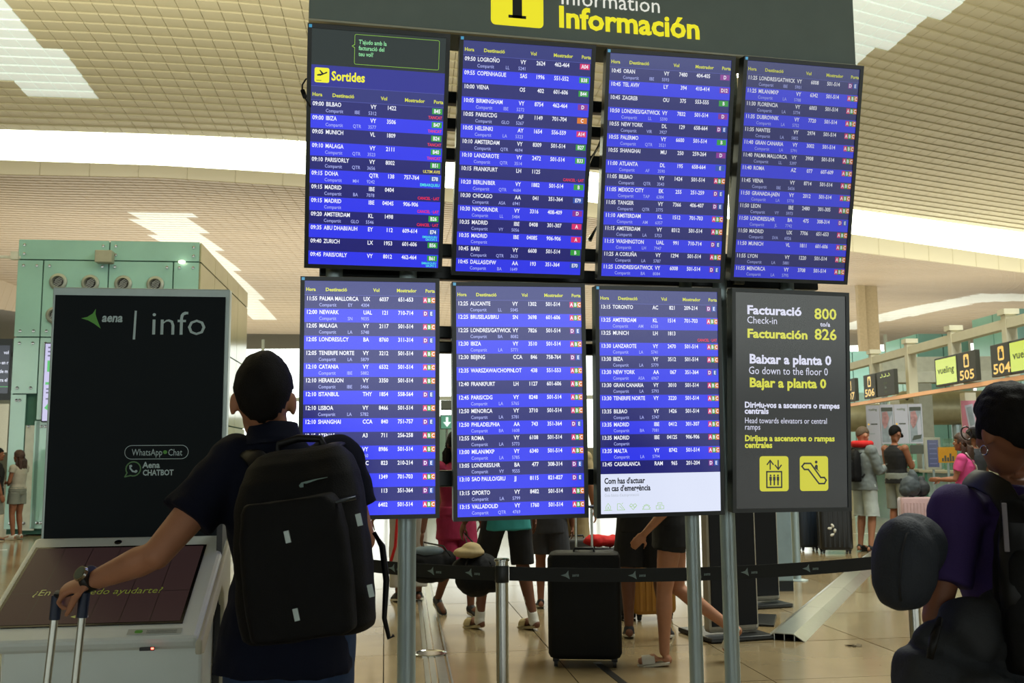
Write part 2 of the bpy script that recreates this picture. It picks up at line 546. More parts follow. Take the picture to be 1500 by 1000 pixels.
# the closed side walls, and behind the standpoint a glazed front
wl = MB(); wl.box(W(-62, 40, 7.5), (.3, 165, 15.2), 0, Matrix.Rotation(-YAW, 3, 'Z')); o = wl.build('wall_left', mat('pale wall', '#c9c3ab', rough=.8)); tag(o, kind='structure')
wl = MB(); wl.box(W(85, 40, 7.5), (.3, 165, 15.2), 0, Matrix.Rotation(-YAW, 3, 'Z')); o = wl.build('wall_right', mat('pale wall', '#c9c3ab', rough=.8)); tag(o, kind='structure')
Rz = Matrix.Rotation(-YAW, 3, 'Z')
wb = MB(); wb.box(W(10, -26, .65), (150, .3, 1.3), 0, Rz); wb.box(W(10, -26, 12.2), (150, .3, 6.4), 0, Rz)
o = wb.build('wall_back', mat('dim wall', '#55544c', rough=.8)); tag(o, kind='structure')
ml = MB()
for k in range(-20, 30): ml.box(W(k * 2.5, -26, 5), (.16, .3, 8), 0, Rz)
o = ml.build('window_2', mat('mullion grey', '#5d625f', rough=.5, metal=.4)); tag(o, kind='structure')
# far end: low wall, mullions, daylight beyond
wf = MB(); wf.box(W(10, 93, 1.2), (190, .4, 2.4), 0, Rz)
for k in range(-30, 40): wf.box(W(k * 4, 93, 7), (.22, .3, 12), 0, Rz)
wf.box(W(10, 93, 7.2), (190, .3, .35), 0, Rz)
o = wf.build('wall_front', mat('far wall', '#a9b3a2', rough=.7)); tag(o, kind='structure')
# paired roof columns, right of the boards
for k, (x, w) in enumerate(((1269, .45), (1280, .85), (1289.5, .3))):
    b = MB(); p = at(x, 600, 60 + k * .5); b.box((p.x, p.y, 6.7), (w, w, 13.4), 0, Rz)
    o = b.build('column', mat('column plaster', '#d9cfb2' if k == 1 else '#b9ad8c', rough=.7)); tag(o, ['slim beige roof column, left of the pair behind the check-in beam', 'thick pale roof column rising beside display edge to the far ceiling', 'slim beige roof column, right edge of the pair behind the check-in beam'][k], 'column')
_M.pop('column plaster')

# ================================================================== the board of monitors
M_BEZ = mat('monitor casing', '#1e2528', rough=.32, var=.05)
M_RACK = mat('grey painted steel', '#9fb0b4', rough=.34, metal=.35, var=.05, scale=12)
M_RACKD = mat('dark crossbar', '#1c2326', rough=.3, metal=.3)


def pole_x(px, Y): return onY(px, 600, Y).x


rack = empty('display_rack', (0, 4.15, 0), 0, 'grey steel post frame carrying the eight departure monitors', 'display stand')
for px, r, z0, z1 in ((487, .036, 0, 3.2), (597, .038, 0, 3.2), (1009, .031, 0, 3.2), (1060, .034, 0, 3.4), (1160, .033, 0, 3.2)):
    x = pole_x(px, 4.13); b = MB()
    if px in (487, 1160): z0 = 1.22
    b.cone((x, -.02, z0), (x, -.02, z1), r, r, 24)
    b.build('post', M_RACK, rack, smooth='auto')
    if z0 == 0:
        b = MB(); b.lathe((x, -.02, 0), [(.11, 0), (.11, .008), (r + .012, .012), (r + .01, .03), (r, .032)], 28); b.build('foot_plate', M_RACK, rack, smooth='auto')
for z, h in ((2.98, .055), (2.86, .05), (2.72, .055), (2.285, .06), (2.185, .06), (1.925, .055), (1.86, .05), (1.30, .07)):
    b = MB(); b.bar((0.0, .0, z), (2.30, .0, z), .045, h); b.build('crossbar', M_RACKD, rack, bevel=.006)
# perforated upright beside the third upper monitor
b = MB(); x = onY(1078, 250, 4.1).x; b.box((x, -.03, 2.72), (.05, .03, 1.1)); b.build('perforated_upright', mat('perforated metal', '#84857c', rough=.5, metal=.5, var=.3, scale=70), rack)
b = MB(); 
for px, zz in ((870, 2.7), (870, 2.35)):
    b = MB(); b.tube([(onY(862, 200, 4.1).x, -.03, zz), (onY(884, 200, 4.1).x, -.04, zz + .12)], .012, 8); b.build('tilt_strut', M_STEEL, rack, smooth=True)

_scr = {}


def sm(name, col, k): return screen_mat(name + ' %.2f' % k, col, k)


DARK, BRI, HEAD = '#1b1d6e', '#2e36ea', '#262c78'
GATE = {'A': '#d8266e', 'B': '#2f9c3a', 'C': '#d8761e', 'D': '#8a2896', 'E': '#2450b0'}
HAZ = {5: '#000000'}


class Board(Flat):
    AW, AH = .536, .940

    def X(s, f): return -s.AW / 2 + f * s.AW

    def header(s, ytop, h, k):
        A = s.AH; s.rect(s.X(0), ytop - h, s.X(1), ytop, sm('header', HEAD, k), 1)
        y = ytop - h * .72; m = sm('yellow type', '#d8dc3c', .95 * k)
        for t, x, w in (('Hora', .01, .073), ('Destinació', .157, .163), ('Vol', .52, .048), ('Mostrador', .70, .152), ('Porta', .922, .073)):
            s.text(t, s.X(x), y, .0195, m, .03, w=w * s.AW)
        s.rect(s.X(0), ytop - h - .0006, s.X(1), ytop - h + .0006, sm('rule', '#5a60c0', k), 2)

    def rows(s, R, ytop, rh, k, dark_first=True):
        W_ = sm('white type', '#f2f4ff', k); G_ = sm('grey type', '#aab2f4', k)
        for n, r in enumerate(R):
            t, dest, air, vol, ctr, gate, code, num, note = (list(r) + [None] * 9)[:9]
            y1 = ytop - n * rh; dk = (n % 2 == 0) == dark_first
            s.rect(s.X(0), y1 - rh, s.X(1), y1, sm('dark row', DARK, k) if dk else sm('bright row', BRI, k), 1)
            yb = y1 - rh * .40; sz = .0235
            if t: s.text(t, s.X(.013), yb, sz, W_, .018, w=.083 * s.AW)
            if dest: s.text(dest, s.X(.112), yb, sz, W_, .018, xs=.77)
            if air: s.text(air, s.X(.445), yb, sz, W_, .018, xs=.80)
            if vol: s.text(vol, s.X(.638), yb, sz, W_, .018, xs=.80, al='r')
            if ctr: s.text(ctr, s.X(.77), yb, sz, W_, .018, xs=.80, al='c')
            y2 = y1 - rh * .84
            if code is not None:
                if dest: s.text('Compartit', s.X(.11), y2, .0195, G_, .006, w=.13 * s.AW)
                if code: s.text(code, s.X(.345), y2, .0195, G_, .006, xs=.85, al='c')
                if num: s.text(num, s.X(.49), y2, .0195, G_, .006, xs=.85, al='r')
            if gate in ('ABC', 'DE'):
                x0 = .905
                for q, ch in enumerate(gate):
                    w_ = .031; xx = x0 + q * w_ if gate == 'ABC' else x0 + q * .045
                    ww = w_ if gate == 'ABC' else .036
                    s.rect(s.X(xx), y1 - rh * .50, s.X(xx + ww), y1 - rh * .08, sm('gate ' + ch, GATE[ch], k), 2)
                    s.text(ch, s.X(xx + ww / 2), yb - .001, .021, W_, .025, xs=.85, al='c')
            elif gate:
                c = GATE[gate[0]]
                if gate == 'G': c = GATE['B']
                s.rect(s.X(.912), y1 - rh * .50, s.X(.99), y1 - rh * .08, sm('gate ' + gate[0], c, k), 2)
                s.text(gate, s.X(.951), yb - .001, .0215, W_, .025, xs=.80, al='c')
            if note:
                cc = {'T': '#f0384a', 'C': '#f0203a', 'U': '#e8dc50', 'E': '#50e8e0'}[note[0]]; m = sm('note ' + note[0], cc, k)
                if '\n' in note:
                    for q, tx in enumerate(note.split('\n')): s.text(tx, s.X(.985), y1 - rh * (.74 + .2 * q), .0125, m, .02, xs=.85, al='r')
                else: s.text(note, s.X(.99), y2 - .001, .0165, m, .02, xs=.85, al='r')


def monitor(n, q, label):
    x, z, w, h, t, yw, rl, d = q
    X = Vector((cos(yw), sin(yw), 0)); N = Vector((sin(yw), -cos(yw), 0)); Uv = Vector((0, 0, 1)) * cos(t) + N * sin(t)
    X2 = X * cos(rl) + Uv * sin(rl); U2 = -X * sin(rl) + Uv * cos(rl); N2 = X2.cross(U2) * 1.0
    if N2.y > 0: N2 = -N2
    c = Vector((x, d, z))
    root = empty('departure_monitor', c, 0, label, 'monitor', 'departure monitors on the grey frame')
    Rm = Matrix((X2, -N2, U2)).transposed()
    b = MB(); b.box(-N2 * .026, (w, .048, h), 0, Rm); b.build('casing', M_BEZ, root, bevel=.005)
    # raised bezel frame
    b = MB()
    e = .017
    for cx, cz, sx, sz in ((0, h / 2 - e / 2, w, e), (0, -h / 2 + e / 2, w, e), (-w / 2 + e / 2, 0, e, h - 2 * e), (w / 2 - e / 2, 0, e, h - 2 * e)):
        b.box(X2 * cx + U2 * cz + N2 * .000, (sx, .010, sz), 0, Rm)
    b.build('bezel', M_BEZ, root)
    b = MB(); b.box(-N2 * .065 + U2 * .0, (.2, .04, .3), 0, Rm); b.build('wall_bracket', M_RACKD, root)
    S = Board(N2 * .0005, X2, U2, N2); S.AW = w - 2 * e; S.AH = h - 2 * e
    return root, S


MON = {
    1: (0.2234, 2.6341, 0.5697, 0.971, 0.277, -0.0067, -0.0035, 3.8889),
    2: (0.8312, 2.6207, 0.5713, 0.9766, 0.2621, -0.0383, -0.0098, 3.8638),
    3: (1.4618, 2.6201, 0.5728, 0.9751, 0.2265, -0.0409, -0.005, 3.8639),
    4: (2.0742, 2.6306, 0.5736, 0.9734, 0.2283, 0.0101, -0.0026, 3.8664),
    5: (0.2091, 1.6335, 0.5634, 0.9789, 0.0276, -0.0448, 0.003, 3.9716),
    6: (0.8272, 1.6227, 0.5662, 0.9822, 0.0466, -0.0259, 0.0112, 3.9508),
    7: (1.4359, 1.621, 0.5715, 0.9782, 0.0623, 0.0119, 0.0089, 3.9456),
    8: (2.0498, 1.6266, 0.5736, 0.9736, 0.0549, 0.0399, -0.0068, 3.9537)}
ROWS = {
 1: """09:00|BILBAO|VY|1422||B45|IBE|5312|TANCAT
09:00|IBIZA|VY|3506||B47|QTR|3577|TANCAT
09:05|MUNICH|VL|1809||B24|~||TANCAT
09:10|MALAGA|VY|2111||B40|QTR|3523|TANCAT
09:10|PARIS/ORLY|VY|8002||B51|QTR|3656|ULTIM AVIS
09:15|DOHA|QTR|138|757-764|E78|MH|9242|EMBARQUEU
09:15|MADRID|IBE|0404|||BA|7078|CANCEL · LAT
09:15|MADRID|IBE|0404S|906-906||||CANCEL · LAT
09:20|AMSTERDAM|KL|1498||B26|GLO|5546|CANCEL · LAT
09:35|ABU DHABI/AUH|EY|112|609-614|E74|~||EMBARQUEU;GROUPS 5
09:40|ZURICH|LX|1953|601-606|B56|~||
09:45|PARIS/ORLY|VY|8012|462-464|B61|~||EMBARQUEU;GRUPO 2""",
 2: """09:50|LOGROÑO|VY|2624|462-464|A04|LL|5241
09:55|COPENHAGUE|SAS|1996|551-552|B38|~|
10:00|VIENA|OS|402|601-606|B44|~|
10:05|BIRMINGHAM|VY|8754|462-464|D|IBE|5272
10:05|PARIS/CDG|AF|1149|701-704|C|GLO|5267
10:05|HELSINKI|AY|1654|556-559|A14|LA|5323
10:10|AMSTERDAM|VY|8309|501-514|B27|QTR|4694
10:10|LANZAROTE|VY|2472|501-514|B33|QTR|3514
10:15|FRANKFURT|LH|1125|||~||CANCEL · LAT
10:20|BERLIN/BER|VY|1882|501-514|B|QTR|4684
10:30|CHICAGO|AA|041|351-364|E79|ASA|6941
10:30|NADOR/NDR|VY|3316|408-409|D|LL|5484
10:35|MADRID|IBE|0408|301-307|A|VY|5056
10:35|MADRID|IBE|0408S|906-906|A||
10:45|BARI|VY|6608|501-514|B|QTR|3633
10:45|DALLAS/DFW|AA|193|351-364|E70|BA|1649""",
 3: """10:45|ORAN|VY|7480|404-405|D|IBE|5593
10:45|TEL AVIV|LY|394|410-414|D12|~|
10:45|ZAGREB|OU|375|553-555|B|~|
10:50|LONDRES/GATWICK|VY|7832|501-514|D|LL|5590
10:55|NEW YORK|DL|129|658-664|DE|VIR|3927
10:55|PALERMO|VY|6600|501-514|B|QTR|3521
10:55|SHANGHAI|MU|250|259-264|D|~|
11:00|ATLANTA|DL|195|658-664|E|AF|3590
11:05|BILBAO|VY|1424|501-514|ABC|QTR|3543
11:05|MEXICO CITY|EK|255|251-259|DE|TAP|6384
11:05|TANGER|VY|7366|406-407|DE|QTR|3775
11:10|AMSTERDAM|KL|1512|701-703|ABC|AM|6357
11:15|AMSTERDAM|VY|8312|501-514|ABC|LA|5753
11:15|WASHINGTON|UAL|991|710-714|DE|LH|7947
11:25|A CORUÑA|VY|1294|501-514|ABC|LA|5787
11:25|LONDRES/GATWICK|VY|6008|501-514|DE|BA|8084""",
 4: """11:25|LONDRES/GATWICK|VY|6008|501-514|DE|IBE|5901
11:25|MILAN/MXP|VY|6342|501-514|ABC|LA|5788
11:30|FLORENCIA|VY|6003|501-514|ABC|LA|5774
11:35|DUBROVNIK|VY|7720|501-514|ABC|LA|5752
11:35|NANTES|VY|2974|501-514|ABC|LA|5802
11:40|GRAN CANARIA|VY|3002|501-514|ABC|LA|5791
11:40|PALMA MALLORCA|VY|3908|501-514|ABC|LL|5397
11:40|ROMA|AZ|077|607-609|ABC|~|
11:45|VIENA|VY|8714|501-514|ABC|IBE|5656
11:50|GRANADA-JAEN|VY|2012|501-514|ABC|LA|5778
11:50|LEON|IBE|2480|301-305|ABC|VY|5973
11:50|LONDRES/LHR|BA|475|308-314|DE|JL|7742
11:50|MADRID|UX|7706|651-653|ABC|SVA|6026
11:50|MUNICH|VL|1811|601-606|ABC|~|
11:55|LYON|VY|1220|501-514|ABC|LA|5881
11:55|MENORCA|VY|3708|501-514|ABC|LA|5795""",
 5: """11:55|PALMA MALLORCA|UX|6037|651-653|ABC|EY|4304
12:00|NEWARK|UAL|121|710-714|DE|SN|9035
12:05|MALAGA|VY|2117|501-514|ABC|LA|5748
12:05|LONDRES/LCY|BA|8760|311-314|DE|~|
12:05|TENERIFE NORTE|VY|3212|501-514|ABC|LA|5879
12:10|CATANIA|VY|6532|501-514|ABC|IBE|5882
12:10|HERAKLION|VY|3350|501-514|ABC|IBE|5466
12:10|ISTANBUL|THY|1854|558-564|DE|~|
12:10|LISBOA|VY|8466|501-514|ABC|LA|5782
12:10|SHANGHAI|CCA|840|751-757|DE|~|
12:15|ATENAS|A3|711|256-258|ABC|~|
12:15|BRUSELAS/BRU|VY|8986|501-514|ABC|LA|5760
||AC|823|210-214|DE|~|
||AF|1349|701-703|ABC||8349
||AA|113|351-364|DE||6519
||VY|6402|501-514|ABC|~|""",
 6: """12:25|ALICANTE|VY|1302|501-514|ABC|LL|5045
12:25|BRUSELAS/BRU|SN|3698|601-606|ABC|~|
12:25|LONDRES/GATWICK|VY|7826|501-514|DE|BA|8082
12:30|IBIZA|VY|3510|501-514|ABC|LA|5771
12:30|BEIJING|CCA|846|758-764|DE|~|
12:35|WARSZAWA/CHOPIN|LOT|438|551-553|ABC|~|
12:40|FRANKFURT|LH|1127|601-606|ABC|~|
12:45|PARIS/CDG|VY|8248|501-514|ABC|LA|5765
12:50|MENORCA|VY|3710|501-514|ABC|LA|5781
12:50|PHILADELPHIA|AA|743|351-364|DE|BA|1608
12:55|ROMA|VY|6108|501-514|ABC|LA|5773
13:00|MILAN/MXP|VY|6340|501-514|ABC|LA|5785
13:05|LONDRES/LHR|BA|477|308-314|DE|VY|9555
13:10|SAO PAULO/GRU|JJ|8115|821-827|DE|~|
13:15|OPORTO|VY|8482|501-514|ABC|LA|5799
13:15|VALLADOLID|VY|1760|501-514|ABC|QTR|4769""",
 7: """13:15|TORONTO|AC|821|209-214|DE|~|
13:25|AMSTERDAM|KL|1514|701-703|ABC|AM|6358
13:25|MUNICH|LH|1813|||~||CANCEL · LAT
13:30|LANZAROTE|VY|2470|501-514|ABC|LA|5741
13:30|IBIZA|VY|3512|501-514|ABC|LA|5779
13:30|NEW YORK|AA|067|351-364|DE|ASA|6967
13:30|GRAN CANARIA|VY|3010|501-514|ABC|LA|5793
13:30|TENERIFE NORTE|VY|3220|501-514|ABC|~|
13:35|BILBAO|VY|1426|501-514|ABC|LA|5747
13:35|MADRID|IBE|0412|301-307|ABC|BA|7081
13:35|MADRID|IBE|0412S|906-906|ABC||
13:35|MALTA|VY|8742|501-514|ABC|LA|5794
13:45|CASABLANCA|RAM|965|201-204|DE|~|"""}
LBL = {1: 'first upper departures monitor from the left, with green chat banner and the word Sortides',
       2: 'upper departures monitor whose first row reads Logroño', 3: 'upper departures monitor whose first row reads Oran',
       4: 'rightmost upper departures monitor, under the right end of the sign', 5: 'lower left departures monitor partly behind the man with the backpack',
       6: 'lower departures monitor whose first row reads Alicante', 7: 'lower departures monitor with white emergency notice along its bottom',
       8: 'lower right monitor with check-in directions and two yellow pictograms'}
KK = {1: 1.0, 2: .95, 3: .86, 4: .66, 5: 1.12, 6: 1.05, 7: .98, 8: .8}
for n in range(1, 8):
    root, S = monitor(n, MON[n], LBL[n]); k = KK[n]; H = S.AH; top = H / 2; S.rh = H * .9385 / 16
    R = []
    for ln in ROWS[n].split('\n'):
        f = (ln.split('|') + [''] * 9)[:9]
        if f[6] == '~': f[6] = None
        f[8] = f[8].replace(';', '\n'); R.append(f)
    rh = S.rh; nrow = len(R)
    if n == 1:
        ytop = -top + rh * 12
        S.header(ytop + rh * 1.0, rh * 1.0, k)
        S.rect(S.X(0), ytop + rh, S.X(1), ytop + rh * 2.5, sm('title band', '#22268e', k), 1)
        S.rect(S.X(0), ytop + rh - .001, S.X(1), ytop + rh, sm('rule', '#5a60c0', k), 2)
        S.rect(S.X(0), ytop + rh * 2.5, S.X(1), top, sm('banner', '#101f20', k), 1)
        Y = sm('yellow', '#f0ec28', k); K = sm('black', '#101018', k)
        cy = ytop + rh * 1.78; cx = S.X(.078)
        S.poly(rrect(.058, .058, .007, 4, cx, cy), Y, 2)
        # take-off pictogram
        S.poly([(cx - .020, cy + .0005), (cx - .015, cy + .003), (cx - .008, cy - .004), (cx + .020, cy + .009), (cx + .022, cy + .013), (cx + .017, cy + .014), (cx - .011, cy + .0035 - .006), (cx - .017, cy - .004)], K, 3)
        S.poly([(cx - .011, cy + .019), (cx - .006, cy + .019), (cx + .008, cy + .006), (cx + .0, cy + .002)], K, 3)
        S.rect(cx - .022, cy - .022, cx - .002, cy - .020, K, 3)
        S.text('Sortides', S.X(.148), cy - .017, .050, Y, .03, xs=.80)
        g = sm('green line', '#8cc63e', k)
        bx0, bx1, by0, by1 = S.X(.315), S.X(.95), ytop + rh * 2.72, top - rh * .22
        P = rrect(bx1 - bx0, by1 - by0, .006, 3, (bx0 + bx1) / 2, (by0 + by1) / 2)
        S.line(P, .0016, g, 2, closed=True)
        my = (by0 + by1) / 2 + .012
        S.poly([(bx0 - .012, my), (bx0 + .001, my + .008), (bx0 + .001, my - .008)], g, 3)
        S.poly([(bx0 - .009, my), (bx0 + .002, my + .0055), (bx0 + .002, my - .0055)], sm('banner', '#101f20', k), 4)
        for q, t in enumerate(("T'ajudo amb la", 'facturació del', 'teu vol?')):
            S.text(t, S.X(.345), by1 - .036 - q * .0235, .0235, sm('green type', '#8fe0a0', k), .014, xs=.80)
    else:
        ytop = top - (H - rh * 16)
        S.header(top, H - rh * 16, k)
        if n == 7:
            ye = -top + rh * 3; W0 = sm('white notice', '#dfe6fb', k); K = sm('ink', '#14181c', k); Gn = sm('notice green', '#9ccc6c', k)
            S.rect(S.X(0), -top, S.X(1), ye, W0, 1)
            S.text("Com has d'actuar", S.X(.03), ye - .040, .034, K, .03, xs=.74)
            S.text("en cas d'emergència", S.X(.03), ye - .071, .034, K, .03, xs=.74)
            S.text("Guia bàsica d'autoprotecció", S.X(.03), ye - .094, .017, sm('faint', '#b4bcc8', k), 0, xs=.8)
            y0 = ye - .143
            L = lambda pts, cl=False: S.line(pts, .0018, Gn, 2, closed=cl)
            x = S.X(.06); L([(x - .017, y0 - .008), (x + .017, y0 - .008)])
            L([(x - .009, y0 - .007), (x - .010, y0 + .006), (x, y0 + .021), (x + .011, y0 + .006), (x + .009, y0 - .007)])
            L([(x - .004, y0 - .007), (x, y0 + .007), (x + .005, y0 - .007)])
            x = S.X(.165); L([(x - .016, y0 - .008), (x - .016, y0 + .018), (x - .003, y0 + .018), (x + .017, y0 - .008)], True)
            L([(x - .006, y0 + .008), (x + .006, y0 - .003)]); L([(x + .004, y0 + .017), (x + .008, y0 + .021)])
            x = S.X(.265); L([(x, y0 - .008), (x - .016, y0 + .009), (x - .009, y0 + .017), (x, y0 + .011), (x + .009, y0 + .017), (x + .016, y0 + .009)], True)
            L([(x - .014, y0 + .006), (x - .004, y0 + .006), (x, y0 + .011), (x + .004, y0 + .001), (x + .013, y0 + .006)])
            x = S.X(.375); P = []
            for q in range(14):
                a = pi * q / 13; r = .018 if q % 2 else .012; P.append((x + r * cos(a), y0 - .006 + r * 1.1 * sin(a)))
            L(P); L([(x - .018, y0 - .008), (x + .018, y0 - .008)])
            x = S.X(.487)
            L([(x - .017, y0 - .008), (x - .017, y0 + .006), (x - .009, y0 + .006), (x - .009, y0 + .018), (x + .009, y0 + .018), (x + .009, y0 + .006), (x + .017, y0 + .006), (x + .017, y0 - .008)], True)
            L([(x - .003, y0 - .008), (x - .003, y0 + .012)]); L([(x + .003, y0 - .008), (x + .003, y0 + .012)])
    S.rows(R, ytop, rh, k, dark_first=True)
    S.rect(S.X(0) - .012, top + .001, S.X(0), top + .013, screen_mat('cyan sticker', '#3fb0e0', .6), 12)
    S.build('screen', root)

root, S = monitor(8, MON[8], LBL[8]); H = S.AH; top = H / 2; k = .8
S.rect(S.X(0), -top, S.X(1), top, screen_mat('sign black', '#0b0c10', 1, '#121316'), 1)
u = S.AW / 163.
def q8(x, y): return S.X(0) + (x - 1077.5) * S.AW / 164.5, top - (y - 427) * S.AH / 318.
WH = sm('cool white type', '#dfe0f6', .9); YE = sm('sign yellow', '#e0e03c', .85)
def T8(t, x, y, size, m, bold, w):
    X, Y = q8(x, y); S.text(t, X, Y, size, m, bold, w=w * S.AW / 164.5)
e = S.AH / 318.
T8('Facturació', 1094, 459, 18 * e, WH, .035, 81); T8('Check-in', 1094, 473, 15 * e, WH, 0, 45); T8('Facturación', 1094, 494, 18 * e, YE, .035, 90)
T8('800', 1194, 463, 23 * e, YE, .02, 34); T8('to/a', 1203, 474, 9.5 * e, WH, .02, 15); T8('826', 1194, 494, 23 * e, YE, .02, 34)
T8('Baixar a planta 0', 1097, 532, 19 * e, WH, .035, 122); T8('Go down to the floor 0', 1096, 548, 16 * e, WH, 0, 118); T8('Bajar a planta 0', 1097, 567, 19 * e, YE, .035, 114)
T8('Dirigiu-vos a ascensors o rampes', 1090, 597.5, 12 * e, WH, .035, 141); T8('centrals', 1090, 606.5, 12 * e, WH, .035, 35)
T8('Head towards elevators or central', 1090, 620.5, 12 * e, WH, 0, 122); T8('ramps', 1090, 630, 12 * e, WH, 0, 23)
T8('Diríjase a ascensores o rampas', 1090, 646.5, 12 * e, YE, .035, 133); T8('centrales', 1090, 656.5, 12 * e, YE, .035, 40)
Kk = sm('ink', '#14181c', .3); Yb = sm('pictogram yellow', '#dcd82a', .8)
for cx_, cy_ in ((1132.5, 694.5), (1191.5, 694.5)):
    X, Y = q8(cx_, cy_); S.poly(rrect(47 * e, 51.5 * e, 4.5 * e, 4, X, Y), Yb, 2)
X, Y = q8(1132.5, 694.5)
S.line([(X - 12 * e, Y - 20 * e), (X + 12 * e, Y - 20 * e), (X + 12 * e, Y + 3 * e), (X - 12 * e, Y + 3 * e)], 2.2 * e, Kk, 3, closed=True)
for dx in (-6, 0, 6):
    S.disc(X + dx * e, Y - 2.5 * e, 1.5 * e, Kk, 4, 10)
    S.rect(X + (dx - 2) * e, Y - 10 * e, X + (dx + 2) * e, Y - 4.2 * e, Kk, 4); S.rect(X + (dx - 1.2) * e, Y - 17 * e, X + (dx + 1.2) * e, Y - 10 * e, Kk, 4)
for dx, sg in ((-6.5, 1), (6.5, -1)):
    S.line([(X + dx * e, Y + 6.5 * e), (X + dx * e, Y + 19.5 * e)], 2 * e, Kk, 4)
    yt = Y + (19.5 if sg > 0 else 6.5) * e
    S.line([(X + (dx - 5) * e, yt - sg * 6 * e), (X + dx * e, yt), (X + (dx + 5) * e, yt - sg * 6 * e)], 2 * e, Kk, 5)
X, Y = q8(1191.5, 694.5)
S.line([(X - 16 * e, Y + 15 * e), (X - 5.5 * e, Y + 15 * e), (X + 11 * e, Y - 6 * e), (X + 17 * e, Y - 6 * e), (X + 20 * e, Y - 10 * e), (X + 17 * e, Y - 15 * e), (X + 8 * e, Y - 15 * e), (X - 9.5 * e, Y + 6 * e), (X - 16 * e, Y + 6 * e), (X - 20 * e, Y + 10.5 * e)], 2.4 * e, Kk, 3, closed=True)
S.disc(X + 3.5 * e, Y + 17 * e, 2.3 * e, Kk, 4, 12)
S.poly([(X + 1 * e, Y + 11 * e), (X + 3.5 * e, Y + 13.5 * e), (X + 6 * e, Y + 12 * e), (X + 6 * e, Y + 6 * e), (X + 10 * e, Y + 1.5 * e), (X + 1 * e, Y + 8 * e)], Kk, 4)
S.build('screen', root)

# ------------------------------------------------------------ overhead information sign
YS = 3.80
bl = onY(452, 27, YS); br = onY(1254, 95, YS)
ex = (br - bl); sw = ex.length; ex.normalize(); ezn = Vector((0, 0, 1)); ezn = (ezn - ex * ex.dot(ezn)).normalized(); en = Vector((0, -1, 0))
M_SIGN = mat('charcoal sign sheet', '#7f8e89', rough=.45, var=.04)
sign = empty('information_sign', bl, 0, 'large charcoal overhead information sign above the upper monitors', 'sign')
b = MB(); b.prism([(0, 0), (sw, 0), (sw, .78), (0, .78)], (0, 0, 0), ex, ezn, (0, .20, 0)); b.build('sign_box', M_SIGN, sign, bevel=.004)
b = MB(); b.prism([(0, -.008), (sw, -.008), (sw, 0), (0, 0)], (0, -.003, 0), ex, ezn, (0, .02, 0)); b.build('edge_strip', mat('pale edge', '#c8c8b4', rough=.4, metal=.5), sign)
S = Flat((0, -.0005, 0), ex, ezn, en)
def qs(x, y):
    v = onY(x, y, YS) - bl; return v.dot(ex), v.dot(ezn)
SY = screen_mat('sign yellow lit', '#f2e832', .8, '#c8c020'); SWh = screen_mat('sign white lit', '#f4f4ea', .7, '#d0d0c8'); SKk = mat('sign ink', '#2c3330', rough=.5)
pyx, pyy = qs(757, 41); a0 = qs(719, 34); a1 = qs(796, 42)
wd_ = a1[0] - a0[0]; S.poly(rrect(wd_, wd_, .02, 5, a0[0] + wd_ / 2, a0[1] + wd_ / 2 - .004), SY, 1)
cxi = a0[0] + wd_ / 2; y0 = qs(757, 27)[1]; e = wd_ / 77
S.rect(cxi - 13 * e, y0, cxi + 13 * e, y0 + 4.5 * e, SKk, 2); S.rect(cxi - 7 * e, y0, cxi + 7 * e, y0 + 34 * e, SKk, 2); S.rect(cxi - 13 * e, y0 + 29 * e, cxi + 3 * e, y0 + 34 * e, SKk, 2); S.disc(cxi, y0 + 46 * e, 8 * e, SKk, 2)
p1 = qs(817, 39); p2 = qs(1026, 56)
S.build('pictogram', sign); S = Flat((0, -.0005, 0), ex, ezn, en)
S.text('Información', p1[0], p1[1], 45 * e, SY, .03, w=p2[0] - p1[0])
p1 = qs(820, 6); p2 = qs(968, 14)
S.text('Information', p1[0], p1[1], 34 * e, SWh, 0, w=p2[0] - p1[0])
S.text('Informació', qs(820, -24)[0], p1[1] + .115, 42 * e, SWh, .03, w=.42)
S.build('lettering', sign)
for f in (.25, .75):
    b = MB(); b.cone(ex * (sw * f) + Vector((0, .1, .78)), ex * (sw * f) + Vector((0, .1, 1.4)), .02, .02, 12)
    b.build('hanger', M_RACK, sign)

# cable looping out at the left of the first monitor
p = [at(x, y, 3.75) for x, y in ((455, 112), (448, 116), (443, 124), (442.5, 134), (446, 142), (450, 149), (455, 156))]
b = MB(); b.tube(p, .0035, 8); rt = b.build('power_cable', mat('black rubber', '#0b0d0e', rough=.5), smooth=True)
tag(rt, 'thin black cable looping out from behind the Sortides monitor', 'cable')
b = MB(); b.tube([at(443, 132, 3.745), at(447, 143, 3.745)], .009, 10); b.build('ferrite_bead', mat('black rubber', '#0b0d0e', rough=.5), rt, smooth=True)
# lamp reflection on the upright, added as a glowing body beside the third upper monitor
c = at(1080, 105, 9.0); b = MB(); b.lathe(c, [(.07, 0), (.08, .03), (.08, .12), (.02, .16)], 20, 0, (0, 0, 1)); sp = b.build('glint', mat('lamp body', '#8a8d88', rough=.4, metal=.5)); tag(sp, 'added round glowing body standing for a lamp reflection between the two rightmost upper monitors', 'glint')
b = MB(); b.sphere(c - Vector((0, .02, .01)), (.065, .065, .05)); b.build('glint_core', mat('lamp glow', '#ffffff', em='#fff0c0', es=25, var=0), sp, smooth=True)
b = MB(); b.cone(c + Vector((0, 0, .15)), c + Vector((0, 0, 7.5 - c.z + 4)), .008, .008, 6); b.build('glint_rod', M_RACKD, sp)

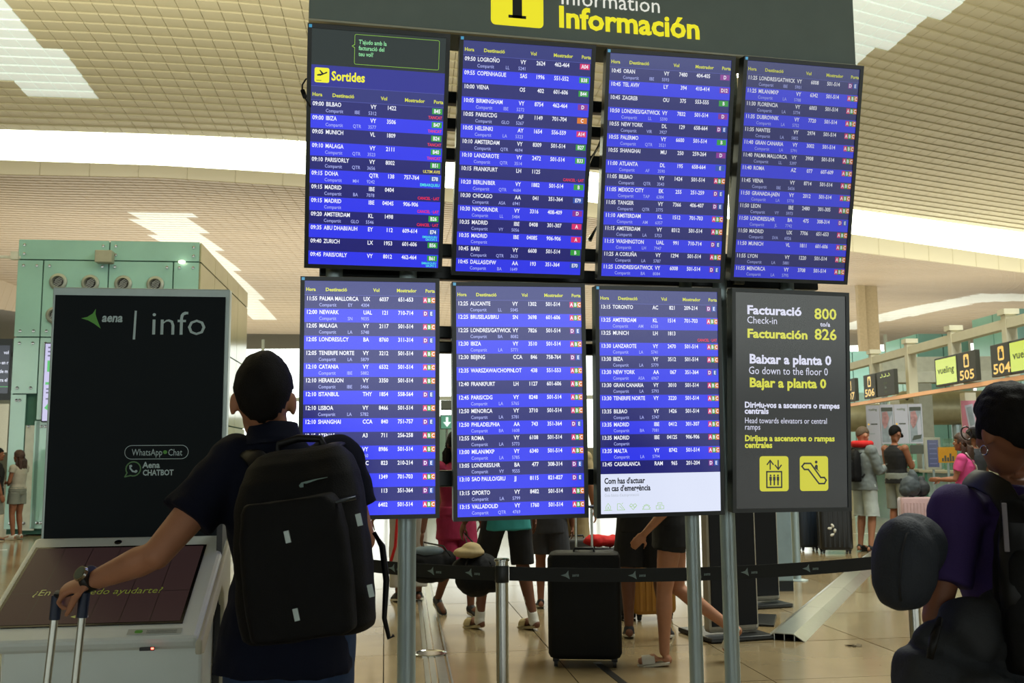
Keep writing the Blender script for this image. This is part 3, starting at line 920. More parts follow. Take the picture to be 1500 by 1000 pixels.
# ================================================================== information kiosk
KA = .068                                   # its depth axis, clockwise from building north
M_WHT = mat('white lacquer', '#e0ebe8', rough=.35, var=.02, spec=.5)
M_CRM = mat('cream lacquer side', '#c5c4ae', rough=.4, var=.02)
M_NAVY = mat('dark slate print', '#10191e', rough=.6, var=.04, spec=.15)
ko = W(-1.455, 3.78)
kio = empty('information_kiosk', ko, -KA, 'white information kiosk with sloped touchscreen and tall slate panel reading info', 'kiosk')
hw = .335
# local: x right, y away, z up
b = MB(); b.box((0, .02, 1.05), (.67, .05, 2.02)); b.build('panel_frame', mat('silver frame', '#aebfbd', rough=.35, metal=.2), kio, bevel=.004)
b = MB(); b.box((-.002, -.008, 1.04), (.642, .01, 1.975)); b.build('info_panel', M_NAVY, kio)
S = Flat((0, -.0135, 0), (1, 0, 0), (0, 0, 1), (0, -1, 0))
kq = Matrix.Rotation(-KA, 3, 'Z')


def kp(x, y, yy=-.0135):
    "photo point to the kiosk panel's own plane"
    n = kq @ Vector((0, -1, 0)); o_ = ko + kq @ Vector((0, yy, 0)); d_ = ray(x, y)
    p = EYE + d_ * ((o_ - EYE).dot(n) / d_.dot(n)); l = kq.transposed() @ (p - ko); return l.x, l.z


PT = mat('panel print pale', '#b5cdd0', rough=.5, var=0); PG = mat('panel print green', '#58a53c', rough=.5, var=0); PG2 = mat('panel print dull green', '#5d9056', rough=.5, var=0)
pts = [kp(*p) for p in ((119, 466), (128, 464), (136, 459), (140.5, 452), (140, 460), (142, 467), (147.5, 481), (138, 474), (129, 469))]
S.poly(pts, PG, 1)
x0, y0 = kp(149, 471); x1, _ = kp(179, 471); S.text('aena', x0, y0, .048, PT, .03, w=x1 - x0, shear=.18)
S.build('logo', kio); S = Flat((0, -.0135, 0), (1, 0, 0), (0, 0, 1), (0, -1, 0))
a, b_ = kp(199, 455); c, d_ = kp(196, 497); S.poly([(a - .004, b_), (a + .004, b_), (c + .005, d_), (c - .004, d_)], PT, 1)
x0, y0 = kp(219, 490); x1, _ = kp(303, 490); S.text('info', x0, y0, .135, PT, -.006, w=x1 - x0)
S.build('lettering', kio); S = Flat((0, -.0135, 0), (1, 0, 0), (0, 0, 1), (0, -1, 0))
cx, cy = kp(229.5, 662); S.line(rrect(.236, .052, .0255, 8, cx, cy), .0022, PT, 1, closed=True)
x0, y0 = kp(193, 667); x1, _ = kp(238, 667); S.text('WhatsApp', x0, y0, .036, PT, .002, w=x1 - x0)
gx, gy = kp(242, 662); S.disc(gx, gy, .0075, PG, 2)
x0, y0 = kp(246, 667); x1, _ = kp(267, 667); S.text('Chat', x0, y0, .036, PT, .002, w=x1 - x0)
x0, y0 = kp(209, 685); x1, _ = kp(234, 685); S.text('Aena', x0, y0, .032, PT, .03, w=x1 - x0)
x0, y0 = kp(209, 696); x1, _ = kp(254, 696); S.text('CHATBOT', x0, y0, .030, PT, .03, w=x1 - x0)
S.build('chat_lettering', kio); S = Flat((0, -.0135, 0), (1, 0, 0), (0, 0, 1), (0, -1, 0))
gx, gy = kp(195.3, 686.5); S.line([(gx + .027 * cos(t), gy + .027 * sin(t)) for t in [radians(-110 + i * 18) for i in range(19)]] + [(gx - .030, gy - .030)], .0045, PG2, 2, closed=True)
S.line([(gx - .012, gy + .012), (gx - .011, gy + .002), (gx - .002, gy - .009), (gx + .010, gy - .012)], .006, PT, 3)
S.disc(gx - .009, gy + .011, .005, PT, 3, 10); S.disc(gx + .011, gy - .009, .005, PT, 3, 10)
S.build('chat_symbol', kio)
# pedestal and sloping console
b = MB(); b.prism([(-.02, 0), (-.36, 0), (-.36, .86), (-.02, 1.02)], (-.33, 0, .02), (0, 1, 0), (0, 0, 1), (.66, 0, 0)); b.build('pedestal', M_WHT, kio, bevel=.012)
b = MB(); b.box((.2, .0, .01), (.95, .62, .02)); b.build('base_plate', mat('kiosk base', '#20282a', rough=.5), kio)
b = MB(); b.box((.345, -.10, .62), (.02, .12, 1.2)); b.build('side_trim', mat('black trim', '#0c1012', rough=.4), kio)
y0_, z0_, y1_, z1_ = -.06, 1.105, -.60, .815          # back edge, front edge of the sloped top
sl = Vector((0, y1_ - y0_, z1_ - z0_)).normalized(); up_ = Vector((0, sl.z, -sl.y)); Ls = sqrt((y1_ - y0_) ** 2 + (z1_ - z0_) ** 2)
outline = [(0, 0), (Ls, 0), (Ls + .0, -.045), (Ls - .09, -.085), (.10, -.15), (0, -.12)]
b = MB(); b.prism([(a, c) for a, c in outline], (-hw, y0_, z0_), sl, up_, (2 * hw + .02, 0, 0)); b.build('console', M_WHT, kio, bevel=.014)
# curved side cheek on the right
ck = [(.0, 0), (Ls, 0), (Ls, -.05), (Ls - .06, -.075), (.16, -.12), (.10, -.17), (.10, -.95), (-.02, -.95), (-.02, -.02)]
b = MB()
P = [(-.02, .02)]
pol = [(y0_ + .03, z0_ - .01), (y1_ + .01, z1_ - .01), (y1_ + .01, z1_ - .055), (y1_ + .06, z1_ - .06), (-.22, .93), (-.175, .90), (-.155, .84), (-.145, .6), (-.14, .02), (.0, .02)]
b.prism(pol, (hw + .012, 0, 0), (0, 1, 0), (0, 0, 1), (.022, 0, 0)); b.build('side_cheek', M_CRM, kio, bevel=.006)
T = Flat(Vector((0, y0_, z0_)) + up_ * .0015, (1, 0, 0), sl * -1, up_)
# screen on the slope: y measured up the slope (negative is down)
sx0, sx1, sy0, sy1 = -.30, .285, -Ls + .085, -.085
M_TS = mat('touch glass', '#2c2020', rough=.35, var=0, spec=.18, em='#3a2a2a', es=.5)
b = MB(); b.box(Vector((0, y0_, z0_)) + sl * (Ls / 2) + up_ * .001 + Vector(((sx0 + sx1) / 2, 0, 0)), (sx1 - sx0 + .02, sy1 - sy0 + .02, .006), 0, Matrix((Vector((1, 0, 0)), sl * -1, up_)).transposed())
b.build('touchscreen', mat('screen surround', '#0d0b0c', rough=.2, var=0), kio)
T.rect(sx0, sy0, sx1, sy1, M_TS, 7)
for i in range(1, 6): x = sx0 + (sx1 - sx0) * i / 6; T.rect(x - .001, sy0, x + .001, sy1, mat('grid line', '#100c0c', rough=.3), 8)
ym = sy0 + (sy1 - sy0) * .38; T.rect(sx0, ym - .001, sx1, ym + .001, mat('grid line', '#100c0c', rough=.3), 8)
TG = screen_mat('dull green type', '#5c6426', .9)
T.text('¿En qué puedo ayudarte?', (sx0 + sx1) / 2 - .01, sy0 + .155, .048, TG, 0, al='c', l=9, w=.42, shear=.15)
T.poly([(-.07, sy0 + .035), (-.055, sy0 + .042), (-.052, sy0 + .026)], TG, 9); T.text('aena', -.045, sy0 + .028, .022, screen_mat('dull white type', '#6a6468', .8), .02, l=9, shear=.18, xs=.8)
T.poly([(.055, sy1), (.17, sy1), (.16, sy1 - .022), (.065, sy1 - .022)], screen_mat('notch blue', '#18242e', .6), 8)
T.rect(.13, -Ls + .022, .30, -Ls + .050, mat('sticker white', '#b8c2ba', rough=.5), 2)
T.poly(rrect(.025, .016, .006, 3, .165, -Ls + .036), PG, 3)
for q in range(3): T.rect(.19, -Ls + .027 + q * .006, .285, -Ls + .029 + q * .006, mat('small print', '#30383a', rough=.6), 3)
T.build('screen_print', kio)
b = MB(); b.lathe(Vector((-.03, y0_, z0_)) + sl * .045, [(.013, 0), (.013, .003), (.006, .004), (0, .004)], 20, 0, up_); b.build('camera_lens', mat('lens black', '#050607', rough=.08), kio, smooth=True)
nrm = Vector((0, -1, 0))
b = MB(); b.box((.20, y1_ - .0, z1_ - .03), (.045, .012, .010)); rd = b.build('card_reader', mat('black trim', '#0c1012', rough=.4), kio)
b = MB(); b.box((.218, y1_ - .008, z1_ - .028), (.008, .003, .005)); b.build('status_light', mat('red light', '#ff4030', em='#ff5040', es=9, var=0), rd)

# ================================================================== green glass core on the left
M_GG = glass_mat('sea green glass', '#4fae96', .06, .80)
M_GGB = mat('green backing', '#5f9d8c', rough=.45, var=.10, scale=1.2)
M_GG2 = mat('green glass pane', '#9ed0cc', rough=.08, var=.12, scale=.7, spec=.7, coat=.3)
M_GP = mat('beige glass pane', '#b9b795', rough=.10, var=.08, scale=.8, spec=.6)
BA = YAW - .113
gc = empty('glass_core', W(-7.99, 19.0), -BA, 'tall sea green glass core with round nozzles behind the kiosk panel', 'glass core')
bq = Matrix.Rotation(-BA, 3, 'Z'); go_ = W(-7.99, 19.0)


def gp(x, y):
    n = bq @ Vector((0, -1, 0)); d_ = ray(x, y); p = EYE + d_ * ((go_ - EYE).dot(n) / d_.dot(n)); l = bq.transposed() @ (p - go_); return l.x, l.z


gx0 = gp(20, 500)[0]; gx1 = gp(289, 500)[0]; gt = gp(160, 352)[1]
gw = gx1 - gx0
b = MB(); b.box(((gx0 + gx1) / 2, 3.05, gt / 2), (gw - .06, 6.0, gt - .05)); b.build('core_body', mat('core backing', '#3c6a5e', rough=.8), gc)
XS = [gx0, gp(62, 430)[0], gp(158, 430)[0], gp(253, 430)[0], gx1]; Z1 = gp(160, 382)[1]; Z2 = gp(100, 494)[1]; Z3 = gp(30, 577)[1]
panes = [(gx0, gp(161, 365)[0], Z1, gt), (gp(161, 365)[0], gx1, Z1, gt)]
for i in range(4): panes.append((XS[i], XS[i + 1], Z2, Z1))
for i in range(4): panes.append((XS[i], XS[i + 1], Z3 if i == 0 else .9 + 1.3, Z2))
panes += [(XS[0], XS[0] + .30, .12, Z3), (XS[0] + .56, XS[1], .12, 2.2)] + [(XS[i], XS[i + 1], .12, 2.2) for i in (1, 2, 3)]
bolts = MB()
for (a, c, z0, z1) in panes:
    b = MB(); b.box(((a + c) / 2, 0, (z0 + z1) / 2), (c - a - .025, .03, z1 - z0 - .025)); b.build('pane', M_GG2, gc)
    for bx in (a + .12, c - .12):
        for bz in (z0 + .12, z1 - .12): bolts.lathe((bx, -.015, bz), [(.028, 0), (.028, .02), (.0, .024)], 8, 0, (0, -1, 0))
o = bolts.build('glass_bolts', M_STEEL, gc); tag(o, kind='stuff')
b = MB(); b.box((XS[0] + .43, .0, 1.1), (.24, .02, 2.0)); b.build('white_strip', mat('white strip', '#c9d2cc', rough=.5), gc)
for k in range(4):
    for (z0, z1) in ((.12, 2.2), (2.2, Z2), (Z2, Z1), (Z1, gt)):
        b = MB(); b.box((gx1 + .0, .78 + k * 1.5, (z0 + z1) / 2), (.03, 1.47, z1 - z0 - .03)); b.build('pane', M_GP, gc)
        b = MB(); b.box((gx0 - .0, .78 + k * 1.5, (z0 + z1) / 2), (.03, 1.47, z1 - z0 - .03)); b.build('pane', M_GG2, gc)
M_NOZ = mat('nozzle grey', '#9aa39c', rough=.4, metal=.4); M_NOZD = mat('nozzle throat', '#20221f', rough=.5)
for px, py in ((86, 413), (133, 415), (181, 416), (228, 417), (81, 462), (130, 463), (178, 464), (227, 465)):
    x, z = gp(px, py); n = MB()
    n.lathe((x, -.012, z), [(.17, 0), (.17, .03), (.15, .05), (.115, .055), (.10, .02), (.095, -.0)], 24, 0, (0, -1, 0)); nz = n.build('nozzle', M_NOZ, gc, smooth='auto')
    n = MB(); n.lathe((x, -.013, z), [(.096, 0), (.096, .012), (0, .014)], 20, 0, (0, -1, 0)); n.build('throat', M_NOZD, nz)
    n = MB()
    for q in range(-2, 3): n.bar((x - .08 + abs(q) * .01, -.035, z + q * .035 - .04), (x + .08 - abs(q) * .01, -.035, z + q * .035 + .04), .008, .012)
    t = n.build('louvre', M_ALU, nz); tag(t, kind='stuff')
x, z = gp(156, 378); b = MB(); b.box((x, -.12, z), (.32, .2, .24)); o = b.build('junction_box', mat('grey box', '#a3a696', rough=.5), gc, bevel=.01)
x, z = gp(268, 385); b = MB(); b.sphere((x, -.1, z), (.07, .05, .035)); b.build('spot_lens', mat('lamp glow soft', '#fff4d0', em='#fff2cc', es=4, var=0), gc, smooth=True)
x, z = gp(90, 540)
b = MB(); b.box((gp(92, 540)[0], -.05, gp(80, 560)[1]), (.66, .08, 1.55)); wsn = b.build('wall_screen', M_BEZ, gc, bevel=.01)
F2 = Flat((gp(92, 540)[0], -.092, gp(80, 560)[1]), (1, 0, 0), (0, 0, 1), (0, -1, 0))
F2.rect(-.31, -.75, .31, .75, screen_mat('lavender screen', '#d2cdf6', .8), 1)
g_ = screen_mat('screen green', '#46c860', .8); dk_ = screen_mat('screen ink', '#6a6a90', .6)
F2.rect(-.26, .20, .2, .42, g_, 2); F2.rect(-.28, -.05, -.18, 0, g_, 2); F2.poly([(-.28, -.5), (-.2, -.4), (-.2, -.56)], g_, 2)
for q, y in enumerate((.66, .58, .50, -.15, -.22, -.34)): F2.rect(-.26, y, .1, y + .03, dk_, 2)
F2.build('screen', wsn)
# cctv camera on a bracket at its left corner
x, z = gp(18, 377); cw = go_ + bq @ Vector((gx0 - .05, .0, gp(28, 377)[1]))
cc = empty('security_camera', cw, -BA, 'white dome security camera on a bracket at the glass core corner', 'camera')
b = MB(); b.bar((0.1, 0, 0), (-.42, -.05, .0), .05, .05); b.box((.0, -.02, .03), (.14, .10, .16)); b.build('bracket', mat('white plastic', '#cfd4cc', rough=.4), cc)
b = MB(); b.lathe((-.50, -.05, -.32), [(.0, 0), (.09, .02), (.14, .10), (.155, .2), (.15, .30), (.08, .34), (.03, .36)], 20); b.build('housing', mat('white plastic', '#cfd4cc', rough=.4), cc, smooth=True)
b = MB(); b.sphere((-.50, -.06, -.30), (.085, .085, .08)); b.build('lens_dome', mat('lens black', '#050607', rough=.08), cc, smooth=True)
# lit message board at the left edge
lo = at(-4, 541, 18.9)
b = MB(); b.box((0, 0, 0), (.53, .08, 1.2)); b.box((.275, .10, .3), (.05, .2, .05)); lb = b.build('message_board', M_BEZ, loc=lo); lb.rotation_euler = (0, 0, -BA); tag(lb, 'dark blue lit message board hanging at the left edge of the view', 'screen')
F3 = Flat((0.03, -.041, 0), (1, 0, 0), (0, 0, 1), (0, -1, 0)); F3.rect(-.2, -.47, .2, .47, screen_mat('navy screen', '#101830', .8), 1)
wm = screen_mat('message white', '#e8ecff', .9)
for y, t in ((.30, 'vol'), (.10, 'do en r'), (-.07, 'te de m'), (-.24, 'stra el')): F3.text(t, .185, y, .095, wm, .02, al='r', xs=.8)
F3.rect(-.2, -.345, .2, -.335, g_, 2); F3.build('screen', lb)


# ================================================================== right: check-in island
M_BEAM = mat('white painted steel', '#cfcab2', rough=.45, var=.03)
M_ORG = mat('warm lit trough', '#e2b07c', rough=.4, em='#ffb070', es=.35)
ti = empty('check_in_gantry', W(7.15, 14), -YAW, 'long white steel gantry over the check-in desks carrying the counter signs', 'gantry')
b = MB(); b.bar((0, -6, 1.95 + 1.30), (0, 14, 1.95 + 1.30), .14, .14); b.build('top_beam', M_BEAM, ti)
b = MB(); b.bar((-.05, -6, 2.44), (-.05, 14, 2.44), .22, .05); b.build('lower_beam', M_BEAM, ti)
b = MB(); b.bar((-.17, -6, 2.43), (-.17, 14, 2.43), .02, .06); b.build('light_trough', M_ORG, ti)
for k in range(11):
    y = -5.4 + k * 1.75
    b = MB(); b.box((0, y, 2.95), (.16, .13, .98)); b.box((0, y, 3.42), (.22, .2, .08)); b.build('upright', M_BEAM, ti)
for y in (-4, 2.0, 8.0, 13.5):
    b = MB(); b.box((.35, y, 1.2), (.18, .18, 2.4)); b.build('leg', M_BEAM, ti)
M_SGN = mat('counter sign grey', '#3a3b33', rough=.5); SGY = screen_mat('counter yellow', '#e8b41e', .75, '#a88010'); VY_ = screen_mat('lime panel', '#b8c81e', .75, '#90a010'); VYT = mat('airline print', '#5a6a3a', rough=.5)


def csign(y, kind, w, label, t=''):
    e_ = empty('counter_sign', W(7.15, 14) + Matrix.Rotation(-YAW, 3, 'Z') @ Vector((-.22, y, 2.475)), -YAW - pi / 2, label, 'sign', 'counter signs on the check-in gantry')
    b = MB(); b.box((0, 0, .24), (w, .07, .46)); b.build('sign_box', M_SGN, e_, bevel=.006)
    f = Flat((0, -.036, .24), (1, 0, 0), (0, 0, 1), (0, -1, 0))
    if kind == 'num':
        f.poly(rrect(.17, .20, .03, 4, 0, .09), SGY, 1); f.rect(-.05, .02, .05, .11, mat('sign ink', '#2c3330'), 2); f.rect(-.03, .11, .02, .15, mat('sign ink', '#2c3330'), 2)
        f.text(t, 0, -.19, .20, SGY, .02, al='c', w=w * .82)
    elif kind == 'air':
        f.rect(-w / 2 + .04, -.20, w / 2 - .03, .20, VY_, 1); f.text('vueling', 0, -.03, .15, VYT, .02, al='c', w=w * .72)
    else:
        for dx in (-.17, 0, .17): f.text('→', dx, .06, .19, VY_, .01, al='c')
        for q, tx in enumerate(('Sortida', 'Exit', 'Salida')): f.text(tx, 0, -.02 - q * .08, .07, VYT if q != 1 else mat('panel print pale', '#b5cdd0'), 0, al='c', xs=.8)
    f.build('lettering', e_)
    return e_


def gy(px, lat=6.93):
    "distance along the gantry at which a photo column meets it"
    a = rayrf(px, 580)[0]; return lat / a - 14


csign(gy(1248), 'num', .62, 'farthest dark counter sign, 507, cut by the edge of the lower right monitor', '507')
csign(gy(1277), 'num', .62, 'dark counter sign 506 directly left of the sign with arrows', '506')
csign(gy(1301), 'arr', .84, 'dark counter sign with three yellow arrows beside counter 506')
csign(gy(1391), 'air', .80, 'lime green airline panel beside counter sign 505')
csign(gy(1422), 'num', .60, 'dark counter sign 505 right beside its lime airline panel', '505')
csign(gy(1474), 'num', .60, 'dark counter sign 504, nearest numbered sign, above the tied dark hair', '504')
csign(gy(1508), 'air', .80, 'lime green airline panel at the right edge beside counter sign 504')


def glassbox(loc, rz, w, d, h, z0, nw, nd, label, nz=()):
    e_ = empty('glass_block', loc, rz, label, 'glass block')
    b = MB(); b.box((0, d / 2, (z0 + h) / 2), (w - .08, d - .08, h - z0 - .04)); b.build('core_body', mat('core backing', '#3c6a5e'), e_)
    for i in range(nw):
        b = MB(); b.box((-w / 2 + (i + .5) * w / nw, 0, (z0 + h) / 2), (w / nw - .04, .04, h - z0)); b.build('pane', M_GG2, e_)
    for i in range(nd):
        for s in (-1, 1):
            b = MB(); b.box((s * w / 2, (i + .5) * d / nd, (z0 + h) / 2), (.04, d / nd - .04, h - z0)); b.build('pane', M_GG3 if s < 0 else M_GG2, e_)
    for x, z in nz:
        n = MB(); n.lathe((-w / 2 - .03, x, z), [(.26, 0), (.26, .05), (.18, .06), (.17, .02)], 20, 0, (-1, 0, 0)); q = n.build('nozzle', M_NOZ, e_, smooth='auto')
        n = MB(); n.lathe((-w / 2 - .04, x, z), [(.175, 0), (.17, .03), (0, .04)], 16, 0, (-1, 0, 0)); n.build('throat', M_NOZD, q)
    return e_


M_GG3 = mat('green glass pane shaded', '#8cc4b8', rough=.1, var=.1, scale=.7, spec=.6)  # darker copy of the pane for left faces, shade put into the colour


def boxpx(xa, xb, xc, ytop, fd, zb, rel, label, nw=2, nd=2, nz=(), far=None):
    "glass block whose near vertical edge is at photo column xb; right face runs to xc, left face to xa"
    a = YAW + rel; R_ = Matrix.Rotation(-a, 3, 'Z'); P = at(xb, ytop, fd); h = P.z
    n = R_ @ Vector((0, -1, 0)); d_ = ray(xc, ytop); q = EYE + d_ * ((P - EYE).dot(n) / d_.dot(n)); w = (R_.transposed() @ (q - P)).x
    n = R_ @ Vector((1, 0, 0)); d_ = ray(xa, ytop); q = EYE + d_ * ((P - EYE).dot(n) / d_.dot(n)); dp = (R_.transposed() @ (q - P)).y
    c = P + R_ @ Vector((w / 2, 0, 0)); c.z = 0
    return glassbox(c, -a, w, abs(dp), h, zb, nw, nd, label, nz)


boxpx(1297, 1343, 1417, 489, 31, 0, -.05, 'green glass block with two round nozzles behind the gantry', 2, 2, ((2.8, 4.35), (6.2, 4.35)))
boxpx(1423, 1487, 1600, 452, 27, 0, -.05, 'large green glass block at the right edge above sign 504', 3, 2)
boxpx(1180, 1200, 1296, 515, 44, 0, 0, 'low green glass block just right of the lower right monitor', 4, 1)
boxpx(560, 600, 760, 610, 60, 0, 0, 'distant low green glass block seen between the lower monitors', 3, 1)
for px, py, r, l_, f in ((1388, 597, .42, 3.4, 24), (1273, 611, .38, 2.6, 26)):
    p = at(px, py, f); e_ = empty('air_duct', p, -YAW, ('fat beige horizontal air duct under counter signs 505' if px > 1300 else 'fat beige horizontal air duct under counter sign 506'), 'duct')
    b = MB(); b.lathe((-1.0, 0, 0), [(r * .8, -.3), (r, -.1), (r, l_ * .55), (r * .9, l_ * .62)], 24, 0, (1, 0, 0)); b.build('duct_body', mat('beige duct', '#a8a282', rough=.35, metal=.3), e_, smooth='auto')
    for q in range(3):
        b = MB(); b.lathe((-1.08, -.25, .22 - q * .22), [(.10, 0), (.10, .1), (.06, .12)], 12, 0, (-1, -.6, 0)); b.build('outlet', M_NOZD, e_)
    b = MB(); b.cone((.2, 0, -r), (.2, 0, -p.z), .12, .12, 12); b.build('duct_stand', M_RACK, e_)
# bulky white soffits behind the gantry
for px, py, w, h, f, lb_ in ((1375, 536, 3.1, .44, 25.0, 'upper'), (1372, 553, 2.9, .26, 23.0, 'lower')):
    p = at(px, py, f); b = MB(); b.box((0, 0, 0), (w, .5, h)); o = b.build('soffit', mat('soffit white', '#c6c8ba', rough=.6), loc=p, bevel=.01); o.rotation_euler = (0, 0, -YAW)
    tag(o, lb_ + ' white soffit panel hanging behind the check-in gantry', 'soffit')
    for s in (-1, 1):
        q = MB(); q.cone((s * w * .46, 0, -h / 2), (s * w * .46, 0, -p.z), .05, .05, 8); q.build('stand', M_RACK, o)
p = at(1354, 620, 22); b = MB(); b.box((0, 0, p.z), (.30, .30, 2 * p.z)); b.v = [(x, y, 3.0 if z > 1 else 0) for x, y, z in b.v]; o = b.build('pillar', mat('grey pillar', '#8f9184', rough=.5)); o.location = (p.x, p.y, 0); o.rotation_euler = (0, 0, -YAW)
tag(o, 'square grey pillar rising behind the check-in posters', 'pillar')
# posters hung over the desks
pe = at(1311, 628, 19.9)
po = empty('poster_rack', pe, -YAW - .28, 'hanging rack of white airline posters with two pictures over the desks', 'poster')
PW = mat('poster white', '#b6b8c8', rough=.6, var=0); PI = mat('poster skin tone', '#a87f82', rough=.6, var=.3, scale=14); PGn = mat('poster grey print', '#8e9aa4', rough=.6, var=.15, scale=9); PK = mat('poster dark', '#4a5048', rough=.6)
for q, (x, im) in enumerate(((-.41, 0), (-.14, 1), (.13, 0), (.40, 1))):
    b = MB(); b.box((x, 0, -.02 if not q else .1), (.262, .02, 1.02 if not q else .80)); ps = b.build('poster', PW, po)
    f = Flat((x, -.011, 0), (1, 0, 0), (0, 0, 1), (0, -1, 0))
    if im:
        f.rect(-.11, -.27, .11, .44, PGn, 1); f.rect(-.11, .36, .11, .44, PK, 2)
        f.poly([(-.09, .34), (.0, .36), (.04, .22), (-.01, .05), (-.06, .0), (-.1, .12)], PI, 3); f.poly([(.02, .1), (.09, .3), (.1, -.1), (.03, -.2)], PW, 3)
        if q == 3: f.poly([(-.09, -.24), (.08, -.2), (.1, -.12), (-.05, -.14)], PK, 4)
    else:
        f.text('vueling', 0, .38, .07, VYT, .01, al='c', w=.16); f.disc(-.09, .1, .018, SGY, 2, 8); f.rect(-.05, .09, .08, .115, PK, 2)
        f.rect(-.1, -.1, .02, -.085, PGn, 2)
    f.build('print', ps)
b = MB(); b.box((.40, 0, -.42), (.27, .03, .18)); b.build('notice_board', PK, po)
for s in (-.5, .5): b = MB(); b.cone((s, .02, .5), (s, .02, -pe.z), .02, .02, 8); b.build('hanger', M_RACK, po)
pe = at(1434, 612, 15.5)
b = MB(); b.box((0, 0, 0), (.5, .03, .56)); o = b.build('pink_poster', mat('poster pink', '#c87f92', rough=.6), loc=pe); o.rotation_euler = (0, 0, -YAW - .3); tag(o, 'pink poster with a phone picture, left of the dark haired head', 'poster')
f = Flat((-.1, -.016, 0), (1, 0, 0), (0, 0, 1), (0, -1, 0)); f.poly([(-.1, .2), (.02, .23), (.06, -.16), (-.05, -.2)], PW, 1); f.poly([(-.075, .17), (.0, .19), (.035, -.1), (-.035, -.13)], PGn, 2); f.build('print', o)
b = MB(); b.cone((0, .03, .27), (0, .03, -pe.z), .02, .02, 8); b.build('hanger', M_RACK, o)
# check-in desks in a row under the gantry
M_DG = mat('desk green glass', '#4d7a66', rough=.12, var=.15, scale=2, spec=.6); M_DT = mat('desk top', '#a9a58f', rough=.4)
for k, y in enumerate((-4.5, -1.5, 1.5, 4.5, 7.5)):
    lbl = ['first check-in desk with green glass front, nearest the purple shirt', 'second check-in desk, behind the pink shirt traveller', 'third check-in desk, behind the grey bags', 'fourth check-in desk, behind the man in the black cap', 'farthest check-in desk, behind the grey hooded traveller'][k]
    e_ = empty('check_in_desk', W(7.15, 14) + Matrix.Rotation(-YAW, 3, 'Z') @ Vector((1.5, y, 0)), -YAW, lbl, 'desk', 'check-in desks under the gantry')
    b = MB(); b.box((0, 0, .52), (.7, 2.3, 1.04)); b.build('desk_body', M_DG, e_)
    b = MB(); b.box((-.05, 0, 1.07), (.9, 2.4, .05)); b.build('desk_top', M_DT, e_, bevel=.008)
    b = MB(); b.box((-.3, -.3, 1.4), (.02, 1.5, .6)); b.build('glass_screen', glass_mat('desk screen glass', '#9fc8b4', .05, .3), e_)
    b = MB(); b.box((.1, .7, 1.25), (.28, .04, .30)); mn = b.build('desk_monitor', M_BEZ, e_)
# self bag-drop totem and yellow notice near the pink shirt
pe = at(1366, 664, 16); b = MB(); b.box((0, 0, 0), (.26, .05, .52)); o = b.build('small_totem', mat('totem silver', '#a9ab9c', rough=.4), loc=pe, bevel=.005); tag(o, 'small silver framed screen standing on a desk, left of the pink shirt', 'screen')
o.rotation_euler = (0, 0, -YAW); f = Flat((0, -.026, 0), (1, 0, 0), (0, 0, 1), (0, -1, 0)); f.rect(-.09, -.22, .09, .22, screen_mat('dim violet screen', '#3c3c5c', .8), 1)
for q in range(5): f.rect(-.06, .15 - q * .08, .06, .165 - q * .08, screen_mat('screen ink', '#6a6a90', .6), 2)
f.build('screen', o)
b = MB(); b.cone((0, .0, -.26), (0, 0, -pe.z), .02, .02, 8); b.build('stand', M_RACK, o)
pe = at(1388, 666, 15.2); b = MB(); b.box((0, 0, 0), (.28, .04, .24)); o = b.build('yellow_notice', mat('notice yellow', '#c88e1c', rough=.5), loc=pe); o.rotation_euler = (0, 0, -YAW); tag(o, 'small yellow notice with dark skyline print behind the pink shirt', 'sign')
f = Flat((0, -.021, 0), (1, 0, 0), (0, 0, 1), (0, -1, 0))
for q, hh in enumerate((.05, .09, .06, .12, .08)): f.rect(-.1 + q * .04, -.1, -.07 + q * .04, -.1 + hh, PK, 1)
f.build('print', o); b = MB(); b.cone((0, 0, -.12), (0, 0, -pe.z), .02, .02, 8); b.build('stand', M_RACK, o)
# lit arrow sign far off between the lower monitors
pe = at(655, 618, 55); b = MB(); b.box((0, 0, 0), (.78, .1, .8)); b.box((0, 0, .95), (.7, .1, .55)); o = b.build('exit_arrow_sign', mat('dark sign', '#3c463c', rough=.5), loc=pe); o.rotation_euler = (0, 0, -YAW); tag(o, 'distant green sign with a white down arrow between the lower monitors', 'sign')
f = Flat((0, -.06, 0), (1, 0, 0), (0, 0, 1), (0, -1, 0)); wq = screen_mat('arrow white', '#e8fff0', 1.2)
f.rect(-.34, -.36, .34, .36, screen_mat('arrow green', '#4e9a78', .8), 1); f.rect(-.07, -.05, .07, .28, wq, 2); f.poly([(-.22, 0), (.22, 0), (0, -.28)], wq, 2); f.build('print', o)
b = MB(); b.cone((0, 0, -.4), (0, 0, -pe.z), .05, .05, 8); b.build('stand', M_RACK, o)

# ================================================================== queue barrier
M_BELT = mat('black webbing', '#0d1316', rough=.7, bump=.1, bscale=300)


def stanchion(loc, label):
    e_ = empty('barrier_post', loc, 0, label, 'barrier post', 'queue barrier posts')
    b = MB(); b.cone((0, 0, .03), (0, 0, .90), .030, .030, 28); b.build('tube', M_STEEL, e_, smooth='auto')
    b = MB(); b.lathe((0, 0, .795), [(.0315, 0), (.0335, .005), (.0335, .075), (.0315, .08)], 28); b.build('belt_cassette', mat('black cassette', '#10161a', rough=.4), e_, smooth='auto')
    b = MB(); b.lathe((0, 0, .895), [(.036, 0), (.037, .006), (.034, .012), (.0, .014)], 28); b.build('cap', M_STEEL, e_, smooth='auto')
    b = MB(); b.lathe((0, 0, 0), [(.17, 0), (.17, .012), (.10, .03), (.034, .045)], 32); b.build('base', M_STEEL, e_, smooth='auto')
    return e_


